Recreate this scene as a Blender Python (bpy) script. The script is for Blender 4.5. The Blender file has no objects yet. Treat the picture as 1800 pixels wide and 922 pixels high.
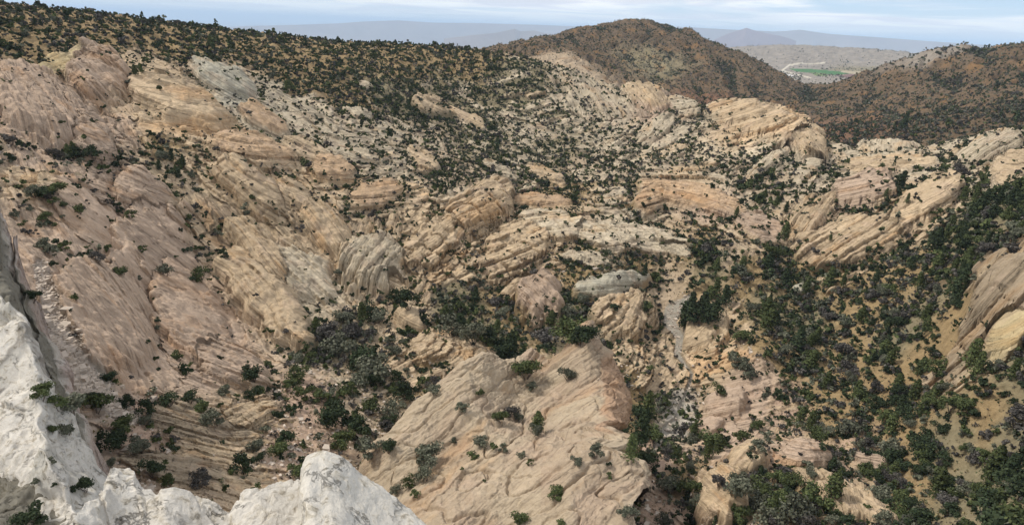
import bpy, math, time
import numpy as np
from mathutils import Matrix, Vector
T0 = time.time()
SC = bpy.context.scene
COL = SC.collection
# ------------------------------------------------------------------ camera
PW, PH, FPX = 1800.0, 922.0, 1072.0          # photograph size and focal length in its pixels
PITCH, ROLL = math.radians(21.1), math.radians(2.2)
fw = np.array([0, math.cos(PITCH), -math.sin(PITCH)])
r0 = np.array([1.0, 0, 0]); u0 = np.array([0, math.sin(PITCH), math.cos(PITCH)])
RT = math.cos(ROLL) * r0 + math.sin(ROLL) * u0
UP = -math.sin(ROLL) * r0 + math.cos(ROLL) * u0
cam = bpy.data.cameras.new('camera'); camo = bpy.data.objects.new('camera', cam); COL.objects.link(camo)
cam.sensor_width = 36; cam.lens = FPX / PW * 36; cam.clip_start = 0.5; cam.clip_end = 400000
M = Matrix((( RT[0], UP[0], -fw[0], 0), (RT[1], UP[1], -fw[1], 0), (RT[2], UP[2], -fw[2], 0), (0, 0, 0, 1)))
camo.matrix_world = M
SC.camera = camo
# ------------------------------------------------------------------ sky, sun, exposure
SUN_EL, SUN_AZ = math.radians(50), math.radians(-75)   # azimuth from +Y towards +X
W = bpy.data.worlds.new('World'); SC.world = W; W.use_nodes = True
nt = W.node_tree; N = nt.nodes; L = nt.links; N.clear()
def nd(N, t, **k):
    n = N.new(t)
    for a, b in k.items(): setattr(n, a, b)
    return n
wo = nd(N, 'ShaderNodeOutputWorld'); bg = nd(N, 'ShaderNodeBackground'); L.new(bg.outputs[0], wo.inputs[0])
sky = nd(N, 'ShaderNodeTexSky', sky_type='NISHITA', sun_disc=False, sun_elevation=SUN_EL, sun_rotation=SUN_AZ)
sky.air_density = 1.0; sky.dust_density = 0.6; sky.altitude = 1400
tc = nd(N, 'ShaderNodeTexCoord'); sep = nd(N, 'ShaderNodeSeparateXYZ'); L.new(tc.outputs['Generated'], sep.inputs[0])
def mth(op, a, b=None, c=None, N=N, L=L):
    n = N.new('ShaderNodeMath'); n.operation = op
    for i, v in enumerate((a, b, c)):
        if v is None: continue
        if isinstance(v, (int, float)): n.inputs[i].default_value = v
        else: L.new(v, n.inputs[i])
    return n.outputs[0]
def mapr(v, a, b, c=0.0, d=1.0, N=N, L=L, smooth=True):
    n = N.new('ShaderNodeMapRange'); n.interpolation_type = 'SMOOTHSTEP' if smooth else 'LINEAR'
    L.new(v, n.inputs[0])
    for i, x in enumerate((a, b, c, d)): n.inputs[i + 1].default_value = x
    return n.outputs[0]
zz = mth('ADD', mth('MAXIMUM', sep.outputs[2], 0.0), 0.045)
cx = mth('DIVIDE', sep.outputs[0], zz); cy = mth('DIVIDE', sep.outputs[1], zz)
cmb = nd(N, 'ShaderNodeCombineXYZ'); L.new(cx, cmb.inputs[0]); L.new(cy, cmb.inputs[1])
n1 = nd(N, 'ShaderNodeTexNoise'); n1.inputs['Scale'].default_value = 0.16; n1.inputs['Detail'].default_value = 8; n1.inputs['Roughness'].default_value = 0.55; n1.inputs['Distortion'].default_value = 0.5
L.new(cmb.outputs[0], n1.inputs['Vector'])
n2 = nd(N, 'ShaderNodeTexNoise'); n2.inputs['Scale'].default_value = 0.45; n2.inputs['Detail'].default_value = 6; n2.inputs['Distortion'].default_value = 0.8
L.new(cmb.outputs[0], n2.inputs['Vector'])
cloud = mapr(n1.outputs['Fac'], 0.36, 0.50)
# thinner just over the horizon
thin = mapr(sep.outputs[2], 0.0, 0.045, 0.35, 1.0)
cloud = mth('MAXIMUM', mth('MULTIPLY', cloud, thin), mapr(sep.outputs[2], 0.2, 0.5))
shade = nd(N, 'ShaderNodeMixRGB'); L.new(mapr(n2.outputs['Fac'], 0.35, 0.62), shade.inputs[0])
shade.inputs[1].default_value = (8.9, 9.2, 10.3, 1); shade.inputs[2].default_value = (12.0, 12.1, 12.2, 1)
blue = nd(N, 'ShaderNodeMixRGB'); blue.inputs[0].default_value = .78; L.new(sky.outputs[0], blue.inputs[1]); 
rampb = nd(N, 'ShaderNodeMixRGB'); L.new(mapr(sep.outputs[2], 0.0, 0.10), rampb.inputs[0]); rampb.inputs[1].default_value = (8.0, 9.6, 11.2, 1); rampb.inputs[2].default_value = (4.6, 7.6, 11.0, 1); L.new(rampb.outputs[0], blue.inputs[2])
mixs = nd(N, 'ShaderNodeMixRGB'); L.new(cloud, mixs.inputs[0]); L.new(blue.outputs[0], mixs.inputs[1]); L.new(shade.outputs[0], mixs.inputs[2])
L.new(mixs.outputs[0], bg.inputs[0]); bg.inputs[1].default_value = 0.092
sun = bpy.data.lights.new('sun', 'SUN'); sun.energy = 3.0; sun.angle = math.radians(6); sun.color = (1.0, 0.95, 0.87)
suno = bpy.data.objects.new('sun', sun); COL.objects.link(suno)
sd = Vector((math.cos(SUN_EL) * math.sin(SUN_AZ), math.cos(SUN_EL) * math.cos(SUN_AZ), math.sin(SUN_EL)))
suno.rotation_euler = sd.to_track_quat('Z', 'Y').to_euler()
vs = SC.view_settings; vs.view_transform = 'Standard'; vs.look = 'None'; vs.exposure = 0.04; vs.gamma = 1.0; vs.use_curve_mapping = False
SC.cycles.volume_bounces = 1; SC.cycles.max_bounces = 4; SC.cycles.diffuse_bounces = 3; SC.cycles.transparent_max_bounces = 4

# ------------------------------------------------------------------ helpers: projection and noise
def ray(px, py):
    return fw + (px - PW / 2) / FPX * RT - (py - PH / 2) / FPX * UP
def unproj(px, py, D):
    d = ray(px, py); s = D / math.hypot(d[0], d[1]); return d * s
def tu(px, py, D):
    p = unproj(px, py, D); return math.atan2(p[0], p[1]), math.log(D), p[2] / D
def proj(P):
    z = P @ fw; return PW / 2 + FPX * (P @ RT) / z, PH / 2 - FPX * (P @ UP) / z
def h2(i, j, s=0):
    i = i.astype(np.int64).astype(np.uint32); j = np.asarray(j).astype(np.int64).astype(np.uint32)
    n = i * np.uint32(374761393) + j * np.uint32(668265263) + np.uint32((s * 974711 + 12345) & 0xffffffff)
    n = (n ^ (n >> np.uint32(13))) * np.uint32(1274126177); n = n ^ (n >> np.uint32(16))
    return (n & np.uint32(0xffffff)).astype(np.float32) / np.float32(0xffffff)
def pn(x, y, s=0):                               # Perlin noise, about -1..1
    x = np.asarray(x, np.float32); y = np.asarray(y, np.float32)
    xi = np.floor(x); yi = np.floor(y); fx = x - xi; fy = y - yi
    u = fx * fx * fx * (fx * (fx * 6 - 15) + 10); v = fy * fy * fy * (fy * (fy * 6 - 15) + 10)
    def g(di, dj):
        a = h2(xi + di, yi + dj, s) * np.float32(6.2831853)
        return np.cos(a) * (fx - di) + np.sin(a) * (fy - dj)
    a = g(0, 0); b = g(1, 0); c = g(0, 1); d = g(1, 1)
    return ((a + (b - a) * u) * (1 - v) + (c + (d - c) * u) * v) * 1.5
def fbm(x, y, o=4, s=0, k=0.5):
    r = 0; a = 1.0
    for i in range(o): r = r + a * pn(x * 2 ** i, y * 2 ** i, s + i * 17); a *= k
    return r
def ridged(x, y, o=3, s=0):
    r = 0; a = 1.0
    for i in range(o): r = r + a * (1 - 2 * np.abs(pn(x * 2 ** i, y * 2 ** i, s + i * 17))); a *= 0.5
    return r
def sst(a, b, x):
    t = np.clip((x - a) / (b - a), 0, 1); return t * t * (3 - 2 * t)
rng = np.random.default_rng(7)

# ------------------------------------------------------------------ base relief: measured points (photo x, photo y, distance)
CP = [
# skyline ridge left
(-150,20,330),(0,36,340),(60,38,350),(150,44,370),(250,50,390),(370,68,410),(500,76,440),(600,90,460),(700,90,480),(800,93,500),(860,98,510),
(0,60,600),(250,85,680),(500,110,760),(700,125,800),(850,130,780),(-150,60,600),
(-150,110,250),(0,120,255),(80,100,300),(150,97,305),(220,100,320),(300,105,335),(330,130,300),(450,100,385),(450,150,320),
(-150,250,160),(0,180,205),(150,200,235),(300,200,245),(250,330,180),(370,280,215),(400,300,205),(450,330,198),(520,240,270),(600,200,310),(600,130,390),
(700,130,420),(800,130,450),(900,130,470),
(60,300,160),(100,330,148),(60,400,135),(100,450,118),(100,560,95),(120,640,82),(150,700,76),(200,740,73),(200,860,60),(330,860,60),(350,700,86),
(200,450,135),(200,600,98),(300,500,142),(350,620,112),(450,580,130),(480,500,152),(420,410,180),(520,610,122),
(450,700,95),(450,800,73),(600,650,112),(600,740,88),(650,800,80),(700,700,103),(650,590,132),(560,560,140),(740,640,118),(800,560,150),(800,700,104),
(600,400,190),(540,330,215),(600,300,240),(700,300,255),(700,400,200),(760,460,182),(690,500,168),(650,480,172),
(850,340,240),(850,420,202),(900,400,215),(950,480,183),(940,560,158),(950,640,128),(1020,570,156),(900,250,335),(800,200,385),(800,300,270),(700,200,350),(1000,300,295),
(1000,200,400),(1080,250,355),(1000,370,232),(1100,330,262),(1100,400,222),(1100,450,200),(1070,500,180),(1090,560,165),(1160,540,186),(1180,570,176),(1185,620,158),(1200,700,137),(1180,760,122),
(1110,640,140),(1100,720,122),(1150,850,92),(1250,860,88),(1170,940,76),(1300,800,104),(1400,790,110),(1400,850,92),(1300,930,76),(1450,930,80),
(1240,590,168),(1290,550,178),(1330,620,150),(1270,700,136),(1380,650,150),(1450,720,132),(1400,740,128),
(1180,350,262),(1230,400,232),(1300,350,262),(1350,410,228),(1300,450,205),(1280,500,190),(1400,530,190),(1220,480,196),
(1400,400,236),(1500,345,275),(1480,460,212),(1600,420,225),(1650,350,250),(1690,370,238),(1560,500,192),(1650,470,190),(1750,400,200),(1790,350,215),
(1500,600,165),(1600,560,165),(1650,650,140),(1550,700,135),(1700,700,118),(1790,700,118),(1700,560,145),(1760,480,152),(1790,560,136),(1790,640,125),(1600,800,112),(1700,830,104),(1790,850,95),(1900,750,102),(1950,500,132),(1600,930,86),(1900,950,74),(1950,350,170),
# pale ridges
(930,108,520),(1000,125,505),(1090,158,480),(1160,165,465),(1250,192,440),(1330,205,425),(1400,225,405),(1440,250,385),(1480,285,360),
(930,125,620),(1000,145,600),(1090,180,580),(1160,195,560),(1250,225,530),(1330,235,510),(1400,250,490),
(1100,220,395),(1200,240,370),(1300,260,345),(1380,290,315),(1300,310,290),(1200,300,300),(1450,320,292),
(1500,265,395),(1600,262,400),(1750,236,410),(1850,225,410),(1550,300,330),(1650,300,320),(1750,310,290),(1790,280,320),(1900,280,300),
(1500,275,470),(1600,275,470),(1750,262,480),(1850,250,480),
# brown hills
(880,95,900),(960,98,800),(1000,112,740),(1100,165,680),(1200,210,640),(1300,225,640),(1380,235,600),
(860,92,1100),(950,75,1180),(1000,62,1250),(1060,50,1300),(1110,44,1320),(1160,46,1300),(1200,56,1280),(1270,86,1220),(1330,112,1160),(1400,152,1080),
(1100,100,980),(1200,130,920),(1300,160,860),(1380,190,780),(1100,130,820),
(860,150,1700),(1000,130,1900),(1110,110,1950),(1200,120,1900),(1330,160,1800),(1425,200,1600),
(1440,235,560),(1500,240,540),(1600,235,540),(1750,225,520),(1900,215,520),
(1460,160,1000),(1500,142,980),(1560,122,950),(1640,102,900),(1720,96,880),(1800,98,860),(1900,100,850),(1950,102,850),
(1500,200,720),(1600,180,700),(1700,170,680),(1800,160,650),(1600,140,830),(1750,130,780),
(1500,200,1500),(1600,180,1500),(1720,170,1400),(1900,180,1400),
(1405,205,700),(1440,200,760),(1412,164,1010),(1430,172,980),(1446,168,985),(1428,186,880),(1425,200,1350),
# valley beyond the notch, white ridge, fall to the plain
(1420,155,2300),(1460,140,2500),(1400,125,3000),(1500,128,3000),(1560,124,2900),(1300,118,3500),(1400,112,3500),(1500,113,3500),(1600,116,3300),(1650,120,3200),
(1200,95,4300),(1270,87,4200),(1310,84,4200),(1390,81,4200),(1470,85,4150),(1560,91,4050),(1640,99,4000),(1720,108,4000),(1850,125,4000),
(1200,120,5400),(1390,115,5400),(1560,120,5400),(1720,140,5400),(1900,150,5400),
(600,88,4200),(700,84,4200),(780,84,4200),(850,92,4200),(1000,105,4200),(300,90,4200),(0,80,4200),(-150,70,4200),
(600,130,5500),(780,130,5500),(1000,140,5500),(200,120,5500),(-150,110,5500),(600,135,2200),(200,110,2200),(800,135,2300),(-150,100,2200),
]
ASP = 2.0
def rbf_fit(pts, asp=ASP, smooth=1e-5):
    q = np.array([tu(*p) for p in pts]); X = np.c_[q[:, 0] * asp, q[:, 1]]; t = q[:, 2]; n = len(X)
    d2 = ((X[:, None] - X[None]) ** 2).sum(-1); K = 0.5 * d2 * np.log(d2 + 1e-12) + np.eye(n) * smooth
    A = np.zeros((n + 3, n + 3)); A[:n, :n] = K; A[:n, n] = 1; A[:n, n + 1:] = X; A[n, :n] = 1; A[n + 1:, :n] = X.T
    w = np.linalg.solve(A, np.r_[t, 0, 0, 0]); return X, w, asp
def rbf_eval(m, th, u):
    X, w, asp = m; n = len(X); out = w[n] + w[n + 1] * th * asp + w[n + 2] * u
    for i in range(n):
        d2 = (th * asp - X[i, 0]) ** 2 + (u - X[i, 1]) ** 2
        out = out + w[i] * 0.5 * d2 * np.log(d2 + 1e-12)
    return out
def bilerp(Z, gi, gj):
    i0 = np.clip(np.floor(gi).astype(int), 0, Z.shape[0] - 2); j0 = np.clip(np.floor(gj).astype(int), 0, Z.shape[1] - 2)
    a = (gi - i0); b = (gj - j0)
    return Z[i0, j0] * (1 - a) * (1 - b) + Z[i0 + 1, j0] * a * (1 - b) + Z[i0, j0 + 1] * (1 - a) * b + Z[i0 + 1, j0 + 1] * a * b
base = rbf_fit(CP)
dg = math.radians
TH = np.r_[np.arange(-62, -48, 0.3), np.arange(-48, 44, 0.085), np.arange(44, 58, 0.3)] * math.pi / 180
U = np.r_[np.arange(math.log(44), math.log(430), 0.0020), np.arange(math.log(430), math.log(1500), 0.0038), np.arange(math.log(1500), math.log(7000), 0.008)]
cth = np.linspace(TH[0], TH[-1], 330); cu = np.linspace(U[0], U[-1], 700)
CT = rbf_eval(base, cth[None, :] + 0 * cu[:, None], cu[:, None] + 0 * cth[None, :])
def base_t(th, u):
    gi = (u - cu[0]) / (cu[1] - cu[0]); gj = (th - cth[0]) / (cth[1] - cth[0])
    sh = np.broadcast(gi, gj).shape; return bilerp(CT, np.broadcast_to(gi, sh), np.broadcast_to(gj, sh))
def to_xyz(th, u, t):
    r = np.exp(u); return np.stack([r * np.sin(th), r * np.cos(th), r * t], -1)
# coarse table for looking a photo point up on the base surface
_P = to_xyz(cth[None, :] + 0 * cu[:, None], cu[:, None] + 0 * cth[None, :], CT)
_px, _py = proj(_P.reshape(-1, 3)); _px = _px.reshape(CT.shape); _py = _py.reshape(CT.shape)
_run = np.maximum.accumulate(CT, 0); _vis = CT >= _run - 1e-3
def locate(px, py):
    d = (_px - px) ** 2 + (_py - py) ** 2 + np.where(_vis, 0, 1e5)
    k = np.unravel_index(np.argmin(d), d.shape)
    return cth[k[1]], cu[k[0]]
print('base', time.time() - T0)

# ------------------------------------------------------------------ colours (real surface colours)
SOIL = dict(T=(.37, .285, .195), P=(.40, .285, .205), O=(.275, .195, .100), B=(.120, .083, .050), G=(.21, .175, .105), S=(.40, .36, .30), W=(.25, .215, .175), R=(.16, .09, .055))
ROCK = dict(p=(.43, .32, .232), t=(.475, .36, .232), c=(.48, .40, .285), o=(.43, .30, .185), y=(.43, .345, .20), g=(.40, .365, .28), d=(.30, .235, .16), w=(.30, .265, .22))
# zones: photo x, y, rockiness, plant cover, soil, rock, greyness of plants, mean plant size (m)
ZN = [
(0,60,.03,.5,'O','t',.5,2.6),(150,65,.03,.45,'O','t',.5,2.6),(300,80,.03,.5,'O','t',.5,2.6),(450,95,.05,.5,'O','t',.4,2.6),(560,100,.05,.45,'O','t',.3,2.6),(700,110,.08,.45,'O','c',.3,2.6),(820,110,.1,.45,'O','c',.3,2.6),
(60,105,.05,.5,'O','t',.5,2.4),(100,125,.9,.05,'T','t',.3,1.6),(180,120,.9,.1,'T','p',.3,1.8),(60,160,1,.03,'P','p',.3,1.5),(150,160,1,.04,'P','p',.3,1.5),(240,118,.8,.25,'T','t',.3,2.0),(300,128,.85,.12,'T','t',.3,2),(365,132,.8,.2,'T','c',.3,2),(430,145,.75,.2,'T','c',.3,2),(330,102,.1,.6,'O','t',.3,2.6),
(50,230,1,.05,'P','p',.3,1.6),(200,230,.95,.05,'P','p',.3,1.6),(260,200,1,.04,'T','t',.3,1.6),(350,200,1,.02,'T','t',.3,1.6),(420,170,.9,.08,'T','g',.3,1.8),(470,200,.8,.15,'T','c',.3,1.8),(520,150,.15,.6,'O','c',.4,2.4),(540,185,.7,.3,'T','c',.4,2.0),
(290,265,.3,.5,'O','t',.4,2.2),(140,270,.7,.25,'P','p',.4,2.4),(40,270,.5,.3,'T','p',.5,2.4),(60,310,.5,.25,'T','t',.5,2.0),(150,330,.6,.22,'G','p',.5,2.0),(330,330,.45,.5,'T','t',.4,2.2),(300,300,.3,.55,'T','t',.3,2.4),
(100,400,.75,.16,'P','p',.5,1.8),(200,400,.95,.05,'P','p',.4,1.6),(260,380,1,.03,'P','p',.4,1.5),(100,470,.7,.06,'P','p',.4,1.5),(170,520,.97,.01,'P','p',.4,1.4),(270,520,.97,.01,'P','p',.3,1.2),(200,630,.9,.02,'P','p',.4,1.4),(350,560,1,.01,'P','p',.3,1.2),(330,650,.7,.05,'P','p',.4,1.5),
(120,560,.25,.02,'S','p',.4,1.2),(140,640,.2,.03,'S','p',.4,1.2),
(390,370,.9,.15,'T','t',.3,1.8),(460,330,1,.07,'T','t',.3,1.6),(520,290,.9,.1,'T','t',.3,1.8),(480,500,1,.01,'T','t',.3,1.3),(560,420,.9,.1,'T','t',.3,1.8),(540,500,.9,.08,'T','c',.3,1.6),(560,350,.7,.3,'T','t',.3,2),
(250,730,.3,.15,'P','p',.4,2.0),(350,770,.6,.08,'G','t',.4,1.5),(450,740,.6,.08,'T','t',.4,1.5),(550,700,.2,.15,'P','p',.4,1.8),(500,780,.25,.2,'P','t',.4,1.8),(600,600,.15,.75,'G','t',.55,2.3),(650,640,.2,.6,'T','c',.5,2.3),(620,690,.3,.4,'T','c',.5,2.2),(700,650,.5,.25,'O','t',.5,2),(700,750,.3,.5,'T','t',.5,2.2),
(650,400,.5,.35,'T','t',.35,1.8),(720,370,.5,.35,'T','t',.35,1.8),(650,460,.9,.1,'T','c',.35,1.6),(740,440,.9,.12,'T','t',.3,1.6),(700,540,.6,.3,'T','t',.4,2.2),(800,550,.2,.75,'G','t',.5,2.4),(850,600,.1,.85,'G','t',.3,2.6),(900,550,.15,.6,'O','t',.5,2.4),
(850,370,.95,.08,'O','t',.3,1.6),(900,450,.8,.2,'O','t',.3,1.6),(960,420,.85,.12,'T','t',.3,1.6),(1020,480,.2,.5,'O','t',.4,1.9),(940,540,.7,.3,'O','p',.4,2),(1000,560,.1,.8,'G','t',.3,3),
(600,230,.55,.4,'T','c',.35,2.1),(680,260,.6,.38,'T','c',.35,2.1),(600,170,.2,.65,'O','c',.4,2.4),(700,170,.15,.75,'G','c',.3,2.4),(800,180,.3,.55,'G','c',.35,2.2),(750,250,.4,.55,'T','c',.4,2.2),(850,260,.35,.5,'G','c',.4,2.2),(950,200,.45,.42,'G','c',.4,2.2),(900,150,.3,.5,'G','c',.35,2.3),
(800,320,.3,.6,'T','c',.35,2.1),(900,310,.35,.5,'T','c',.4,2),(950,280,.4,.5,'G','c',.4,2.1),(1050,230,.5,.4,'G','c',.4,2.2),(1050,300,.35,.55,'T','c',.4,2.1),(1100,260,.5,.42,'T','c',.4,2.1),(1150,250,.6,.35,'T','c',.35,2.1),(1000,350,.4,.4,'O','t',.35,2),
(1100,370,.5,.35,'O','c',.35,2),(1100,420,.75,.2,'T','c',.35,1.6),(1180,440,.5,.4,'O','t',.4,2),(1120,470,.2,.65,'O','t',.45,2.3),(1080,510,.5,.2,'O','g',.45,1.8),(1170,500,.15,.35,'T','t',.4,2.2),(1100,560,.8,.2,'T','t',.4,1.8),(1110,650,.55,.4,'O','t',.4,1.7),(1110,710,.15,.7,'O','t',.4,2.2),
(1200,330,.8,.15,'T','t',.35,1.9),(1250,370,.7,.25,'P','p',.35,1.9),(1200,280,.4,.55,'T','c',.4,2.3),(1300,300,.4,.5,'T','c',.4,2.3),(1230,420,.3,.5,'O','t',.4,2.1),(1250,460,.1,.85,'G','t',.3,2.8),(1310,420,.6,.3,'T','t',.35,2),(1310,480,.15,.6,'O','t',.35,2.6),(1240,540,.3,.6,'O','t',.35,2.8),
(1350,330,.3,.65,'T','c',.25,3.0),(1290,440,.2,.8,'T','c',.25,3.0),(1400,310,.5,.45,'T','c',.3,2.3),(1420,380,.9,.12,'T','t',.3,1.9),(1500,420,.85,.14,'T','t',.3,1.7),(1600,390,.9,.12,'T','t',.3,1.8),(1500,350,.95,.06,'T','p',.3,1.8),(1560,350,.5,.5,'T','t',.2,2.6),(1480,500,.3,.5,'O','t',.3,2.4),
(1400,500,.2,.6,'O','t',.3,2.4),(1350,550,.05,.85,'G','t',.3,2.8),(1420,560,.05,.9,'G','t',.4,2.6),(1500,540,.05,.8,'O','t',.5,2.4),(1600,480,.05,.85,'O','t',.6,2.6),(1700,400,.03,.97,'G','t',.35,3.2),(1780,370,.03,.99,'G','t',.3,3.4),(1760,430,.05,.8,'B','t',.6,2.4),(1600,580,.03,.9,'G','t',.5,2.6),(1650,600,.1,.6,'O','t',.4,2.4),
(1500,640,.04,.62,'O','t',.5,2.4),(1560,680,.04,.62,'O','t',.45,2.4),(1450,680,.04,.72,'O','t',.45,2.3),(1470,740,.05,.6,'O','t',.4,2.2),(1380,620,.1,.8,'O','t',.4,2.3),(1600,750,.02,.85,'O','t',.35,2.6),(1680,760,.02,.8,'G','t',.35,2.8),(1720,720,.02,.45,'O','t',.4,2.4),(1780,760,.02,.9,'G','t',.4,2.6),(1700,850,.05,.7,'G','t',.4,2.6),(1790,640,.03,.95,'G','t',.4,2.6),(1600,850,.2,.65,'O','t',.5,2.4),
(1250,570,.85,.05,'T','t',.3,1.6),(1210,600,.8,.08,'T','t',.3,1.6),(1290,580,.4,.5,'O','t',.5,2.0),(1340,600,.2,.3,'O','o',.3,2),(1260,640,.5,.4,'O','t',.35,1.8),(1330,680,.6,.25,'P','p',.4,1.8),(1270,720,.8,.12,'P','p',.35,1.4),(1380,720,.3,.4,'P','t',.4,2),(1300,770,.5,.45,'P','p',.35,2.2),(1200,740,.2,.55,'S','t',.4,2.2),
(1160,800,.2,.75,'P','p',.5,2.4),(1200,850,.2,.65,'O','p',.5,2.2),(1300,840,.45,.4,'O','t',.5,2.2),(1400,860,.3,.6,'O','t',.6,2.2),(1400,800,.8,.1,'P','p',.5,1.6),(1170,890,.35,.2,'P','p',.4,1.5),(1500,880,.5,.45,'T','t',.5,2),(1500,800,.4,.5,'P','t',.4,2.2),
(1000,120,.95,.08,'T','c',.4,2),(1090,165,.9,.12,'T','c',.4,2),(1160,180,.95,.05,'T','p',.4,2),(1220,200,.6,.35,'T','c',.6,2.2),(1300,225,.95,.07,'T','t',.4,2),(1370,240,.95,.07,'T','c',.4,2),(1430,270,.9,.12,'T','c',.4,2),
(1500,270,.8,.2,'T','c',.4,2.2),(1600,280,.7,.28,'T','c',.35,2.4),(1700,270,.75,.25,'T','c',.35,2.2),(1760,250,.8,.25,'T','c',.3,2.2),(1790,300,.95,.06,'T','t',.3,2),(1650,300,.7,.28,'T','c',.3,2.4),(1720,320,.6,.35,'T','c',.3,2.4),(1450,310,.6,.4,'T','c',.3,2.4),
(1110,55,0,.42,'B','t',.5,3.4),(1200,80,0,.45,'B','t',.5,3.4),(1000,80,0,.5,'B','t',.5,3.4),(920,92,0,.5,'B','t',.5,3.2),(1150,120,0,.45,'G','t',.7,3.2),(1250,150,0,.5,'B','t',.6,3.2),(1350,180,0,.5,'B','t',.6,3.2),(1250,190,0,.5,'R','t',.6,3),(1050,110,0,.45,'B','t',.6,3),
(1500,220,0,.6,'R','t',.6,3),(1450,180,0,.5,'B','t',.6,3.2),(1600,200,0,.6,'B','t',.7,3),(1700,210,0,.5,'B','t',.7,3),(1800,200,0,.6,'B','t',.7,3),(1650,130,0,.65,'B','t',.7,3.2),(1750,120,0,.65,'B','t',.7,3.2),(1560,150,.1,.55,'B','t',.7,3.2),(1500,200,0,.6,'B','t',.7,3),
(1760,510,.95,.04,'O','d',.4,2),(1720,560,.95,.06,'O','d',.4,2),(1780,580,.95,.05,'O','y',.4,2),(1690,620,.6,.3,'O','d',.4,2),
(1450,145,0,.5,'W','w',.7,9),(1400,120,0,.45,'W','w',.7,9),(1500,125,0,.5,'G','w',.6,9),(1350,95,0,.22,'W','w',.7,7),(1450,100,0,.22,'W','w',.7,7),(1550,105,0,.25,'W','w',.7,7),(1630,108,0,.25,'W','w',.7,7),
]
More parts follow.
